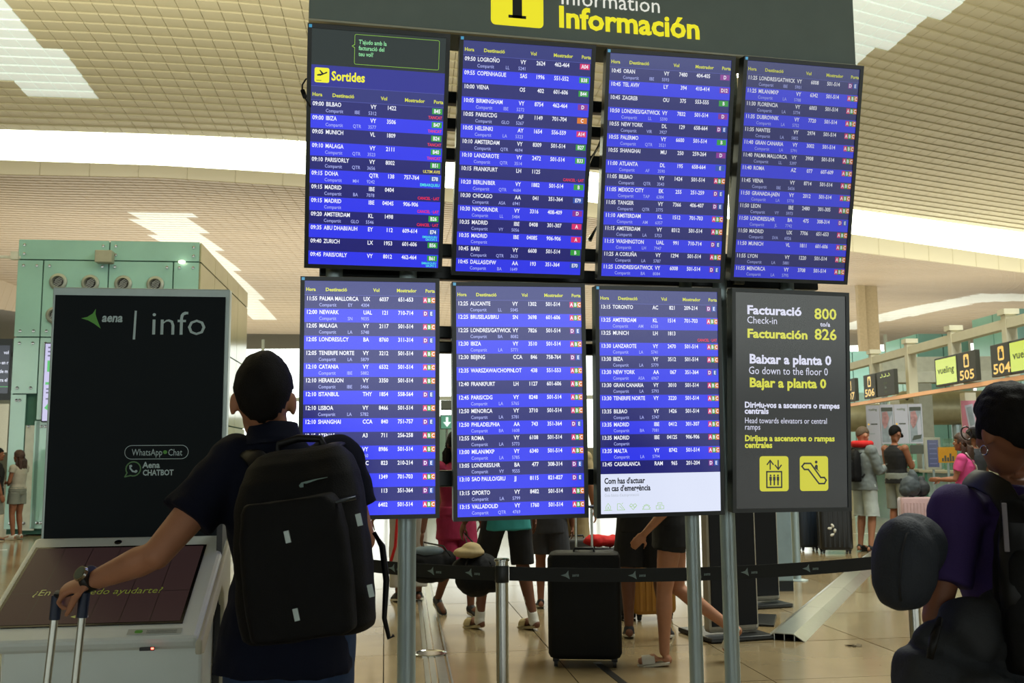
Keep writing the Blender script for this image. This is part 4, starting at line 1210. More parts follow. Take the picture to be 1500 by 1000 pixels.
q_ = at(735, 815, 4.75); q0 = Vector((q_.x, q_.y, 0)); q1 = at(498, 815, 5.35); q1.z = 0; q2 = at(1335, 815, 5.25); q2.z = 0
stanchion(q0, 'polished steel barrier post standing in the middle, before the black suitcase')
stanchion(q1, 'steel barrier post hidden behind the man and the lower left monitor')
stanchion(q2, 'steel barrier post behind the grey neck pillow at right')


def belt(a, b_, sag, label, logos):
    m = MB(); n = 24; d = (b_ - a); pr = []
    for i in range(n + 1):
        t = i / n; p = a + d * t; z = .835 - sag * 4 * t * (1 - t); pr.append(Vector((p.x, p.y, z)))
    nrm_ = Vector((d.y, -d.x, 0)).normalized()
    if nrm_.y > 0: nrm_ = -nrm_
    m.loft([[p + Vector((0, 0, -.033)) - nrm_ * .001, p + Vector((0, 0, .033)) - nrm_ * .001, p + Vector((0, 0, .033)) + nrm_ * .001, p + Vector((0, 0, -.033)) + nrm_ * .001] for p in pr])
    o = m.build('barrier_belt', M_BELT); tag(o, label, 'belt', 'queue barrier belts')
    ex_ = d.normalized()
    f = Flat((0, 0, 0), ex_, (0, 0, 1), nrm_); pw = mat('belt print', '#7f9396', rough=.6, var=0)
    for t in logos:
        f = Flat((0, 0, 0), ex_, (0, 0, 1), nrm_)
        p = a + d * t; z = .835 - sag * 4 * t * (1 - t)
        f.o = Vector((p.x, p.y, z)) + nrm_ * .0012
        if ex_.x < 0: f.ex = -ex_
        f.poly([(-.045, .0), (-.02, .006), (-.006, .022), (-.006, .004), (.0, -.02), (-.02, -.008)], pw, 1); f.text('aena', .012, -.008, .022, pw, .02, shear=.18, xs=.85); f.build('logo', o)
    return o


belt(q1 + (q0 - q1).normalized() * .036, q0 - (q0 - q1).normalized() * .036, .012, 'black belt from the steel post leftwards, printed with small white arrow marks', (.36, .62, .86))
belt(q0 + (q2 - q0).normalized() * .036, q2 - (q2 - q0).normalized() * .036, .035, 'long black belt from the steel post rightwards past the suitcase', (.14, .30, .46, .58, .74, .93))

# ================================================================== self-service totems, cabinets, cable cover behind the board
M_TD = mat('totem dark face', '#07090e', rough=.45, spec=.2); M_TW = mat('totem pale edge', '#a9a698', rough=.4)


def totem(px, py, f, w, h, rel, lean, label):
    p = onfloor(px, py); e_ = empty('check_in_totem', p, -YAW - rel, label, 'totem', 'self check-in totems')
    R_ = Matrix.Rotation(lean, 3, 'X')
    b = MB(); b.box((0, 0, h / 2 + .05), (w, .10, h), 0, None); b.build('totem_body', M_TW, e_, bevel=.03)
    b = MB(); b.box((0, -.052, h / 2 + .06), (w - .05, .012, h - .08)); b.build('dark_face', M_TD, e_, bevel=.003)
    b = MB(); b.box((0, .1, .02), (w + .1, .55, .035)); b.build('base_plate', mat('black trim', '#0c1012'), e_, bevel=.01)
    b = MB(); b.box((0, -.06, h * .72), (w - .12, .01, h * .25)); b.build('screen', screen_mat('dim totem screen', '#1a2430', .6), e_)
    return e_


totem(1072, 934, 0, .44, 1.72, -.30, 0, 'near self check-in totem with dark face and pale rounded edge')
totem(1110, 888, 0, .44, 1.72, -.30, 0, 'second self check-in totem standing behind the near one')
p = onfloor(1144, 866); e_ = empty('service_cabinet', p, -YAW, 'pale blue grey service cabinet with dark plinth beside the totems', 'cabinet')
b = MB(); b.box((0, .2, .78), (.27, .4, 1.35)); b.build('cabinet_body', mat('cabinet blue grey', '#8ba2ac', rough=.4), e_, bevel=.008)
b = MB(); b.box((0, .2, .055), (.27, .38, .11)); b.build('plinth', M_RACKD, e_)
p = onfloor(1168, 850); b = MB(); b.cone((0, 0, 0), (0, 0, 1.5), .045, .045, 16); b.lathe((0, 0, 0), [(.12, 0), (.12, .01), (.05, .02)], 16); o = b.build('service_post', M_RACK, loc=p, smooth='auto'); tag(o, 'short grey post right of the blue grey cabinet', 'post')
a_ = onfloor(1148, 938); b_ = onfloor(1286, 812); d = (b_ - a_); L = d.length; d.normalize(); n_ = Vector((d.y, -d.x, 0))
ce = empty('cable_cover', a_, 0, 'long aluminium floor cable cover running away to the right', 'cable cover')
prof = [(-.16, 0), (-.075, .055), (.075, .055), (.16, 0), (.15, 0), (.072, .049), (-.072, .049), (-.15, 0)]
for k in range(5):
    s0 = d * (L * k / 5); s1 = d * (L * (k + .995) / 5)
    b = MB(); b.prism(prof, s0, n_, (0, 0, 1), s1 - s0); b.build('cover_section', M_ALU, ce)
b = MB()
for x in (-.075, 0, .075): b.box(n_ * x + d * .01 + Vector((0, 0, .025)), (.004, .02, .045))
o = b.build('inner_rib', M_ALU, ce); tag(o, kind='stuff')
b = MB(); c = onfloor(1122, 926); b.box((0, 0, .01), (.45, .55, .02), 0, Matrix.Rotation(-.5, 3, 'Z')); o = b.build('rubber_mat', mat('black trim', '#0c1012'), loc=onfloor(1105, 912) + Vector((.0, .12, 0)), bevel=.005); tag(o, 'black base mat lying beside the cable cover end', 'mat')
# dry leaf on the floor
lf = MB(); c = onfloor(1253, 946)
for a, r in ((0.3, .07), (1.5, .05), (2.6, .075), (3.9, .05), (5.2, .055)):
    u_ = Vector((cos(a), sin(a), 0)); v_ = Vector((-sin(a), cos(a), 0))
    lf.add([c + Vector((0, 0, .004)), c + u_ * r * .5 + v_ * r * .28 + Vector((0, 0, .012)), c + u_ * r + Vector((0, 0, .006)), c + u_ * r * .5 - v_ * r * .28 + Vector((0, 0, .003))], [(0, 1, 2, 3)])
o = lf.build('dry_leaf', mat('dry leaf', '#5d5138', rough=.8)); so = o.modifiers.new('s', 'SOLIDIFY'); so.thickness = .003; tag(o, 'small dry brown leaf lying alone on the floor at right', 'leaf')

# ================================================================== people
def remesh(mb, name, mats, parent, vox=.008, sm_it=4, wr=0., wf=9., keep=None, loc=None, seed=0.):
    me = bpy.data.meshes.new('tmp'); me.from_pydata(mb.v, [], mb.f)
    bm = bmesh.new(); bm.from_mesh(me); bmesh.ops.recalc_face_normals(bm, faces=bm.faces); bm.to_mesh(me); bm.free()
    o = bpy.data.objects.new('tmp', me); COL.objects.link(o)
    r = o.modifiers.new('r', 'REMESH'); r.mode = 'VOXEL'; r.voxel_size = vox
    if sm_it: s = o.modifiers.new('s', 'SMOOTH'); s.factor = .5; s.iterations = sm_it
    dg = bpy.context.evaluated_depsgraph_get(); m2 = bpy.data.meshes.new_from_object(o.evaluated_get(dg))
    bpy.data.objects.remove(o); bpy.data.meshes.remove(me); m2.name = name
    if wr:
        sv = Vector((seed, seed * .7, 3.1)); m2.update()
        co = [(v.co + v.normal * (wr * (noise.noise(Vector((v.co.x, v.co.y, v.co.z * .55)) * wf + sv) + .5 * noise.noise(v.co * wf * 2.3 + sv)))) for v in m2.vertices]
        m2.vertices.foreach_set('co', [c for p in co for c in p])
    for m in (mats if isinstance(mats, (list, tuple)) else [mats]): m2.materials.append(m)
    m2.polygons.foreach_set('use_smooth', [True] * len(m2.polygons)); m2.update()
    ob = bpy.data.objects.new(name, m2); COL.objects.link(ob)
    if parent: ob.parent = parent
    if loc is not None: ob.location = loc
    return ob


M_SK = mat('skin fair', '#a8765a', rough=.55, var=.06, scale=20, spec=.35)
M_SKD = mat('skin tan', '#8a5a42', rough=.55, var=.06, scale=20, spec=.35)
M_SKB = mat('skin brown', '#6a432f', rough=.55, var=.06, scale=20, spec=.35)
M_HB = mat('hair black', '#0a0807', rough=.75, var=.3, scale=60, bump=.35, bscale=260, spec=.2)
M_HBR = mat('hair brown', '#3a2218', rough=.5, var=.3, scale=60, bump=.5, bscale=160)
M_HF = mat('hair cropped fair', '#54432f', rough=.7, var=.2, scale=90, bump=.4, bscale=220)
M_EYE = mat('eye white', '#d8d4cc', rough=.2, var=0); M_IRIS = mat('iris', '#20140e', rough=.15, var=0); M_LIPS = mat('lips', '#7e4038', rough=.5, var=0)
M_SOLE = mat('sole pale', '#bdb7a6', rough=.7); M_SHB = mat('shoe black', '#101114', rough=.55); M_SOCK = mat('sock white', '#c4c2b8', rough=.85)

JD = dict(pel=(0, 0, .96), wa=(0, 0, 1.09), ch=(0, -.005, 1.30), nk=(0, -.02, 1.47), hd=(0, .015, 1.635),
          shL=(-.175, -.015, 1.41), shR=(.175, -.015, 1.41), elL=(-.235, -.03, 1.12), elR=(.235, -.03, 1.12),
          wrL=(-.25, .05, .875), wrR=(.25, .05, .875), hipL=(-.09, 0, .92), hipR=(.09, 0, .92),
          knL=(-.10, .02, .50), knR=(.10, .02, .50), anL=(-.10, -.03, .09), anR=(.10, -.03, .09), toL=(-.13, .15, .03), toR=(.13, .15, .03))


def hand(mb, wr, d, n, k=1., side=1, curl=.45, s=None):
    "palm, four unequal bent fingers and a thumb leaving the side of the palm"
    d = Vector(d).normalized(); n = Vector(n); n = (n - d * n.dot(d)).normalized(); s = d.cross(n) * side
    R_ = Matrix((s, d, n)).transposed(); c = Vector(wr) + d * .048 * k
    mb.sphere(c, (.041 * k, .056 * k, .016 * k), 14, 8, 0, R_); mb.sphere(c + d * .028 * k, (.042 * k, .03 * k, .014 * k), 12, 8, 0, R_)
    for i, L in enumerate((.072, .082, .076, .058)):
        p = Vector(wr) + d * (.088 - .004 * abs(i - 1.3)) * k + s * (.031 - .0205 * i) * k; a = curl * .6; pts = [p - d * .02 * k, p]; dd = d
        for f in (.46, .30, .24):
            v = (d * cos(a) + n * sin(a)); p = p + v * L * f * k; pts.append(p); a += curl
        mb.tube(pts, [.0095 * k, .0095 * k, .0088 * k, .0078 * k, .0062 * k], 8); mb.sphere(pts[-1], .0063 * k, 8, 6)
    b0 = Vector(wr) + d * .022 * k + s * .028 * k; v = (d * .55 + s * .75 + n * .25).normalized(); v2 = (d * .85 + s * .25 + n * (.3 + curl * .5)).normalized()
    pts = [b0, b0 + v * .038 * k, b0 + v * .038 * k + v2 * .03 * k, b0 + v * .038 * k + v2 * .055 * k]
    mb.tube(pts, [.015 * k, .0125 * k, .010 * k, .008 * k], 8); mb.sphere(pts[-1], .008 * k, 8, 6)


def hairdo(style, Mh, m, root, k=1., nm='hair'):
    mb = MB(); mb.T = Mh
    nu, nv = 44, 30; vs = []; rings = []
    for a in range(nv + 1):
        th = pi * a / nv; ring = []
        for b in range(nu):
            ph = 2 * pi * b / nu; x, y, z = sin(th) * cos(ph), sin(th) * sin(ph), cos(th)
            # hairline: forehead high, sides down to the ear, nape low
            lim = .30 if y > .45 else (-.12 if y > -.1 else -.62)
            lim = .34 * max(0, min(1, (y - .1) / .5)) + .06 * (1 - max(0, min(1, (y - .1) / .5))) if y > -.22 else .06 - .82 * min(1, (-.22 - y) / .45)
            if style in ('tail', 'long', 'bun') and y < .45: lim = min(lim, -.35)
            q = 1.0 if z > lim else max(.72, 1 - (lim - z) * 2.6)
            t = .010 if style in ('short', 'crop') else .017
            if style == 'crop': t = .005
            nz = 1 + (.03 if style != 'crop' else .008) * noise.noise(Vector((x, y, z)) * 5) + (.004 if style == 'short' else .012 if style != 'crop' else .003) * noise.noise(Vector((x, y, z)) * 26)
            ring.append(Vector((x * (.077 + t) * q * nz * k * (1 - (.14 * max(0, -z) if style in ('short', 'crop') else 0)), (-.012 + y * (.099 + t) * q * nz) * k, (.022 + z * (.105 + t) * q * nz) * k)))
        rings.append(ring)
    mb.loft(rings)
    cap_ = mb
    if style == 'long':
        b2 = MB(); b2.T = Mh
        for sx, w, L in ((-.045, .045, .40), (.0, .055, .46), (.045, .045, .42)):
            pts = [(sx, -.07, .02), (sx * 1.3, -.105, -.08), (sx * 1.4, -.10, -.18), (sx * 1.3, -.095, -.28), (sx * .9, -.09, -L)]
            b2.tube([Vector(p) * k for p in pts], [.04 * k, w * k, w * k, w * .85 * k, .015 * k], 14)
        for sx in (-1, 1): b2.tube([Vector(p) * k for p in ((sx * .07, -.02, .03), (sx * .083, -.03, -.06), (sx * .085, -.035, -.16), (sx * .07, -.04, -.25))], [.022 * k, .026 * k, .024 * k, .01 * k], 10)
        cap_.v += b2.v; n0 = len(cap_.v) - len(b2.v); cap_.f += [tuple(i + n0 for i in f) for f in b2.f]; cap_.m += b2.m
    if style in ('tail', 'bun'):
        b2 = MB(); b2.T = Mh
        if style == 'bun': b2.sphere(Vector((0, -.13, .03)) * k, .05 * k)
        else:
            b2.sphere(Vector((0, -.115, -.01)) * k, .038 * k)
            b2.tube([Vector(p) * k for p in ((0, -.12, -.01), (.01, -.155, -.05), (.02, -.15, -.14), (.02, -.12, -.24), (.015, -.10, -.30))], [.03 * k, .042 * k, .045 * k, .032 * k, .008 * k], 14)
        n0 = len(cap_.v); cap_.v += b2.v; cap_.f += [tuple(i + n0 for i in f) for f in b2.f]; cap_.m += b2.m
    if style in ('short', 'crop'): o = mb.build(nm, m, root, smooth=True)
    else: o = remesh(mb, nm, m, root, .007, 2, wr=.006, wf=26)
    return o


def human(loc, h, H, label, skin, top, bot, shoes, hair, J=None, build=1., vox=.0085, hyaw=0., hpitch=0., curl=(.35, .35), handdir=None, group=None, worldJ=None, male=True, hs=1.0):
    """top=(name, mat, sleeve 0..1, hem z); bot=(name, mat, end 'z' of legs, flare); shoes=(kind, mat)"""
    root = empty('person', loc, -YAW - h, label, 'person', group)
    k = H / 1.75; P = {a: Vector(v) * k for a, v in JD.items()}
    for a, v in (J or {}).items(): P[a] = Vector(v) * k
    inv = (Matrix.Translation(loc) @ Matrix.Rotation(-YAW - h, 4, 'Z')).inverted()
    for a, v in (worldJ or {}).items(): P[a] = inv @ Vector(v)
    bs = k * build
    shv = (P['shR'] - P['shL']).normalized(); hpv = (P['hipR'] - P['hipL']).normalized()
    sp = [('pel', P['pel']), ('wa', P['wa']), ('ch', P['ch']), ('nk', P['nk'])]

    def spine(t):        # 0 pelvis .. 3 neck
        i = max(0, min(2, int(t))); return sp[i][1].lerp(sp[i + 1][1], t - i)

    def torso(mb, inf, rings, T0=None):
        R = []
        for t, rx, ry in rings:
            c = spine(t); u = hpv.lerp(shv, max(0, min(1, t / 3))).normalized(); u.z *= .6; w = Vector((-u.y, u.x, 0)).normalized()
            pts = []
            for a, b in circ(28, 1):
                e = 2.4; ca = abs(a) ** (2 / e) * (1 if a > 0 else -1); sb = abs(b) ** (2 / e) * (1 if b > 0 else -1)
                pts.append(c + u * (ca * (rx * bs + inf)) + w * (sb * (ry * bs + inf)))
            R.append(pts)
        mb.loft(R)
    hw_ = .165 if male else .17
    BR = [(-.75, .10, .07), (-.5, .145, .10), (0, hw_, .118), (.5, .152 if male else .145, .108), (1, .142 if male else .122, .100), (1.5, .158 if male else .138, .112), (2, .172 if male else .15, .122), (2.4, .168 if male else .145, .108), (2.7, .115, .082), (2.9, .06, .058), (3.05, .05, .052)]
    b = MB(); torso(b, 0, BR)
    for S in 'LR':
        a, e, w = P['sh' + S], P['el' + S], P['wr' + S]; fm = 1. if male else .84
        b.tube([spine(2.5).lerp(a, .55), a, a.lerp(e, .5), e, e.lerp(w, .28), w], [r * bs * fm for r in (.07, .060, .050, .041, .043, .028)], 14)
        b.sphere(a, .06 * bs * fm); b.sphere(e, .041 * bs * fm)
        hd_ = (handdir or {}).get(S); d = Vector(hd_[0]) if hd_ else (w - e).normalized(); n = Vector(hd_[1]) if hd_ else Vector((1 if S == 'L' else -1, 0, 0))
        if hd_ and len(hd_) > 2: d = inv.to_3x3() @ d; n = inv.to_3x3() @ n
        hand(b, w, d, n, k * (1 if male else .9), (1 if S == 'L' else -1) * (hd_[3] if hd_ and len(hd_) > 3 else 1), curl[0 if S == 'L' else 1])
        a, e, w, t = P['hip' + S], P['kn' + S], P['an' + S], P['to' + S]
        b.tube([a + Vector((0, 0, .04)), a, a.lerp(e, .5), e, e.lerp(w, .28), e.lerp(w, .65), w], [r * bs for r in (.09, .092, .076, .055, .057, .043, .035)], 16)
        b.sphere(e, .055 * bs)
        fd = (t - w); fd.z = 0; fd = fd.normalized() if fd.length > .01 else Vector((0, 1, 0)); hl = w + (w - e).normalized() * .045 * k - fd * .02 * k
        b.tube([hl, w.lerp(t, .45) + (w - e).normalized() * .012 * k, t], [.034 * k, .036 * k, .024 * k], 12); b.sphere(hl, .034 * k); b.sphere(t, .025 * k); b.tube([w, hl], [.036 * k, .032 * k], 12)
    Mh = Matrix.Translation(P['hd']) @ Matrix.Rotation(-hyaw, 4, 'Z') @ Matrix.Rotation(hpitch, 4, 'X') @ Matrix.Diagonal((1 + (hs - 1) * .35, 1, hs, 1))
    b.tube([P['nk'] - Vector((0, 0, .03)), P['nk'].lerp(P['hd'], .5), P['hd'] + Mh.to_3x3() @ Vector((0, -.02, -.02)) * k], [.062 * k * (1 if male else .85), .055 * k * (1 if male else .82), .055 * k], 16)
    b.T = Mh @ Matrix.Scale(k, 4)
    b.sphere((0, -.012, .022), (.077, .098, .105), 24, 16); b.sphere((0, .022, -.035), (.061, .070, .086), 20, 14); b.sphere((0, .062, -.092), (.030, .026, .022))
    b.tube([(0, .085, .018), (0, .103, -.012), (0, .107, -.022)], [.007, .012, .012], 8); b.sphere((0, .105, -.02), (.016, .012, .011))
    b.sphere((0, .072, .035), (.052, .022, .012)); b.sphere((0, .084, -.058), (.024, .010, .010))
    for s in (-1, 1): b.sphere((s * .085, -.012, -.010), (.009, .020, .032), 14, 10, 0, Matrix.Rotation(s * -.35, 3, 'Z')); b.sphere((s * .045, .052, -.025), (.022, .024, .024))
    b.T = Matrix.Identity(4)
    remesh(b, 'body', skin, root, vox, 3)
    for s in (-1, 1):
        e_ = MB(); e_.T = Mh @ Matrix.Scale(k, 4); e_.sphere((s * .031, .081, .008), (.013, .010, .0085)); ey = e_.build('eye', M_EYE, root, smooth=True)
        e_ = MB(); e_.T = Mh @ Matrix.Scale(k, 4); e_.sphere((s * .031, .0885, .008), (.006, .004, .006), 10, 6); e_.build('iris', M_IRIS, ey, smooth=True)
    e_ = MB(); e_.T = Mh @ Matrix.Scale(k, 4); e_.sphere((0, .0935, -.056), (.021, .006, .0065)); e_.build('mouth', M_LIPS, root, smooth=True)
    # top
    if top:
        nm, m, sl, hem = top[:4]; inf = top[4] if len(top) > 4 else .016
        b = MB(); seg = [r for r in BR if r[0] >= 0]
        pz = P['pel'].z; dz = (P['wa'].z - pz)
        t0 = (hem * k - pz) / dz
        R_ = [(t0, hw_ + .012, .122)] + ([(t0 * .5, hw_ + .006, .120)] if t0 < -.1 else []) + [r for r in seg if r[0] > t0 + .1 and r[0] < 2.8] + [(2.86, .072, .066), (2.97, .062, .060)]
        torso(b, inf, R_)
        for S in 'LR':
            a, e, w = P['sh' + S], P['el' + S], P['wr' + S]; fm = 1. if male else .86
            if sl <= 0: continue
            pts = [spine(2.45).lerp(a, .5), a]; rr = [.07 * bs * fm + inf, .064 * bs * fm + inf]
            if sl <= 1: q = a.lerp(e, sl); pts += [a.lerp(e, sl * .5), q]; rr += [.060 * bs * fm + inf, (.058 if sl < 1 else .05) * bs * fm + inf]
            else: pts += [a.lerp(e, .5), e, e.lerp(w, .5), e.lerp(w, .96)]; rr += [.054 * bs * fm + inf, .047 * bs * fm + inf, .042 * bs * fm + inf, .034 * bs * fm + inf * .6]
            b.tube(pts, rr, 18); b.sphere(a, .063 * bs * fm + inf)
        if nm == 'tank_top':
            pass
        remesh(b, nm, m, root, max(vox, .009), 2, wr=top[5] if len(top) > 5 else .005, wf=9, seed=h * 7)
    if bot:
        nm, m, zend, fl_ = bot; b = MB(); inf = .014
        torso(b, inf, [(-.75, .10, .07), (-.5, .15, .105), (0, hw_ + .004, .12), (.6, .155, .112)])
        for S in 'LR':
            a, e, w = P['hip' + S], P['kn' + S], P['an' + S]; zk = zend * k
            pts = [a + Vector((0, 0, .03)), a]; rr = [.094 * bs + inf, .096 * bs + inf]
            if zk >= e.z:
                t = (a.z - zk) / (a.z - e.z); pts += [a.lerp(e, t * .5), a.lerp(e, t)]; rr += [.088 * bs + inf + fl_ * .5, .08 * bs + inf + fl_]
            else:
                t = (e.z - zk) / max(.05, (e.z - w.z)); t = min(t, 1); pts += [a.lerp(e, .5), e, e.lerp(w, t)]; rr += [.084 * bs + inf, .062 * bs + inf + fl_ * .6, .05 * bs + inf + fl_]
            b.tube(pts, rr, 18)
        remesh(b, nm, m, root, max(vox, .009), 2, wr=.005, wf=9, seed=h * 3 + 2)
    kind, m = shoes[:2]
    for S in 'LR':
        w, t, e = P['an' + S], P['to' + S], P['kn' + S]; dn = (w - e).normalized(); fd = (t - w); fd = fd - dn * fd.dot(dn) * .0; fd = fd.normalized()
        hl = w + dn * .05 * k - fd * .035 * k; tt = t + fd * .03 * k
        s_ = MB(); fl2 = (tt - hl).normalized(); sd = fl2.cross(Vector((0, 0, 1))).normalized(); u_ = sd.cross(fl2)
        Lf = (tt - hl).length; 
        prof = []
        for q in range(9):
            x = q / 8; wd = (.034, .040, .042, .038, .040, .046, .048, .040, .018)[q] * k; hh = ((.085, .095, .09, .078, .064, .055, .048, .040, .022) if kind == 'sneaker' else (.02,) * 9)[q] * k
            c = hl + fl2 * (Lf * x) - u_ * .032 * k
            prof.append([c + sd * (wd * cx) + u_ * (hh * (cz * .5 + .5)) for cx, cz in [(cos(2 * pi * i / 14), sin(2 * pi * i / 14)) for i in range(14)]])
        s_.loft(prof); sh = s_.build('shoe' if kind == 'sneaker' else 'sandal', m, root, smooth=True)
        s_ = MB(); prof = [[c + u_ * z for c in [p0 + sd * y0 for p0, y0 in [(hl + fl2 * (Lf * x) - u_ * .036 * k, wy * k) for x, wy in ((0, -.026), (.15, -.040), (.5, -.041), (.8, -.050), (.97, -.032), (1.02, 0), (.97, .032), (.8, .048), (.5, .038), (.15, .040), (0, .026))]]] for z in (0, .020 * k)]
        s_.loft(prof); s_.build('sole', shoes[2] if len(shoes) > 2 else M_SOLE, sh, bevel=.004)
        if kind == 'slide':
            s_ = MB(); c = hl + fl2 * Lf * .62
            s_.loft([[c + fl2 * y + sd * (.050 * k * cos(a)) + u_ * (.055 * k * sin(a) - .012 * k) for a in [pi * i / 10 for i in range(11)]] + [c + fl2 * y + sd * (.044 * k * cos(a)) + u_ * (.048 * k * sin(a) - .012 * k) for a in [pi * (10 - i) / 10 for i in range(11)]] for y in (-.04, .045)])
            s_.build('strap', m, sh, smooth='auto')
        if len(shoes) > 3:
            s_ = MB(); s_.tube([w.lerp(e, shoes[3]), w.lerp(e, .08), w + dn * .01], [.046 * k, .041 * k, .042 * k], 14); s_.sphere(w + dn * .03, (.042 * k, .05 * k, .04 * k)); remesh(s_, 'sock', M_SOCK, root, .007, 1)
    if hair: hairdo(hair[0], Mh @ Matrix.Scale(k, 4), hair[1], root, 1.)
    root['_'] = 0; del root['_']
    WM = inv.inverted()
    return root, P, Mh, WM


def blob(name, mats, pts, label=None, cat=None, vox=.009, wr=.004, wf=10, sm_it=3, parent=None, group=None):
    "soft thing: union of ('t', points, radii) tubes and ('s', centre, radii[, R]) ellipsoids"
    b = MB()
    for p in pts:
        if p[0] == 't': b.tube(p[1], p[2], 16); b.sphere(p[1][0], p[2][0] if isinstance(p[2], (list, tuple)) else p[2]); b.sphere(p[1][-1], p[2][-1] if isinstance(p[2], (list, tuple)) else p[2])
        elif p[0] == 's': b.sphere(p[1], p[2], 20, 14, 0, p[3] if len(p) > 3 else None)
        else: b.box(p[1], p[2], 0, p[3] if len(p) > 3 else None)
    o = remesh(b, name, mats, parent, vox, sm_it, wr, wf)
    return tag(o, label, cat, group)


def suitcase(loc, rz, w, h, d, m, label, handle=.0, ribs=8, tilt=0., grp=None):
    e_ = empty('suitcase', loc, rz, label, 'suitcase', grp); e_.rotation_euler = (tilt, 0, rz)
    b = MB(); pr = rrect(w, d, .05, 5)
    rings = []
    for z, s in ((.055, .86), (.065, .95), (.09, 1.0), (h - .035, 1.0), (h - .01, .95), (h, .84)): rings.append([(x * s, y * s, z) for x, y in pr])
    b.loft(rings); b.build('shell', m, e_, smooth='auto')
    for i in range(ribs):
        x = -w / 2 + w * (i + 1) / (ribs + 1)
        for s in (-1, 1): b = MB(); b.box((x, s * (d / 2 + .002), h * .52), (w / (ribs + 1) * .42, .008, h * .78)); b.build('rib', m, e_, bevel=.002)
    b = MB(); b.loft([[(x * 1.008, y * .07, z) for x, y in pr] for z in (.1, h - .05)]); b.build('zip_band', mat('zip dark', '#15171a', rough=.5), e_)
    for sx in (-1, 1):
        for sy in (-1, 1):
            b = MB(); b.cone((sx * (w / 2 - .05) - .012, sy * (d / 2 - .05), .028), (sx * (w / 2 - .05) + .012, sy * (d / 2 - .05), .028), .027, .027, 16); b.box((sx * (w / 2 - .05), sy * (d / 2 - .05), .05), (.04, .035, .025)); b.build('wheel', M_SHB, e_, smooth='auto')
    b = MB(); b.tube([(-.07, 0, h - .01), (-.065, 0, h + .022), (.065, 0, h + .022), (.07, 0, h - .01)], .009, 8); b.build('top_grip', M_SHB, e_, smooth=True)
    if handle:
        for s in (-1, 1): b = MB(); b.cone((s * .055, d * .3, h - .02), (s * .055, d * .3, h + handle), .009, .009, 12); b.build('handle_tube', M_ALU, e_, smooth='auto')
        b = MB(); b.tube([(-.07, d * .3, h + handle), (.07, d * .3, h + handle)], .014, 12); b.build('handle_grip', mat('grip navy', '#1c2434', rough=.5), e_, smooth=True)
    return e_


M_BP = mat('black nylon', '#07080a', rough=.7, var=.15, scale=14, bump=.25, bscale=260, spec=.2)
M_BP2 = mat('black nylon smooth', '#0a0b0d', rough=.5, var=.1, scale=10, spec=.3)
M_REF = mat('reflective tab', '#a8b8b8', rough=.35, metal=.2)


def backpack(M, w, h, d, label, vox=.009, straps=True, cat='backpack'):
    "M: world matrix; local x right, y towards the wearer's back, z up, origin at the middle of the wearer side"
    e_ = bpy.data.objects.new('backpack', None); COL.objects.link(e_); e_.matrix_world = M; tag(e_, label, cat)
    b = MB(); rings = []
    for z, s, dd in ((-.5, .80, .70), (-.47, .95, .90), (-.35, 1, 1), (0, 1, .98), (.25, .94, .86), (.40, .80, .70), (.47, .62, .52), (.5, .36, .3)):
        rings.append([(x * s, -d * dd / 2 + y * dd, z * h) for x, y in rrect(w, d, d * .32, 5)])
    b.loft(rings); remesh(b, 'main_bag', M_BP, e_, vox, 3, wr=.005, wf=11)
    b = MB(); rings = []
    for z, s in ((-.44, .78), (-.40, .9), (-.1, .92), (.14, .84), (.20, .7)):
        rings.append([(x * s, -d * .93 - d * .12 + y, z * h) for x, y in rrect(w * .92, d * .42, d * .16, 4)])
    b.loft(rings); remesh(b, 'front_pocket', M_BP, e_, vox, 3, wr=.004, wf=12)
    for s in (-1, 1) if straps else ():
        b = MB(); b.tube([(s * w * .28, .0, h * .38), (s * w * .30, .07, h * .44), (s * w * .33, .16, h * .30), (s * w * .36, .17, h * .02), (s * w * .40, .06, -h * .25), (s * w * .40, .0, -h * .36)], [.018, .024, .026, .024, .014, .012], 10)
        b.v = [(x, y, z) for x, y, z in b.v]; b.build('shoulder_strap', M_BP2, e_, smooth=True)
    b = MB(); b.tube([(-.045, -.02, h * .47), (-.04, -.02, h * .535), (0, -.02, h * .555), (.04, -.02, h * .535), (.045, -.02, h * .47)], .010, 8); b.build('carry_loop', M_BP2, e_, smooth=True)
    return e_

# ------------------------------------------------------------ the man at the kiosk
M_NVY = mat('navy cotton', '#0a0f20', rough=.9, var=.12, scale=8, bump=.15, bscale=200, spec=.2)
M_JEAN = mat('blue denim', '#1d3556', rough=.85, var=.2, scale=16, bump=.3, bscale=350)
A = at
ml_ = W(-.66, 2.92)
wj = dict(hd=A(386, 587, 2.9), nk=A(402, 645, 2.9), ch=A(422, 735, 2.92), wa=A(430, 830, 2.94), shL=A(344, 678, 2.88), shR=A(492, 676, 2.95),
          elL=A(229, 812, 2.74), wrL=A(140, 849, 2.80), elR=A(530, 790, 2.98), wrR=A(500, 860, 3.2))
man, mP, mH, mW = human(ml_, .06, 1.71, 'man in navy shirt and jeans seen from behind, reaching for a suitcase handle', M_SK,
    ('shirt', M_NVY, .62, .80, .022, .010), ('jeans', M_JEAN, .10, .012), ('sneaker', M_SHB), ('short', M_HB), worldJ=wj, build=1.04, vox=.006,
    handdir={'L': (A(98, 862, 2.80) - A(140, 849, 2.80), Vector((.25, .35, -1)), 1, 1)}, curl=(1.15, .4), hs=1.12, hyaw=-.27)
man.children[0]['_'] = 1; del man.children[0]['_']
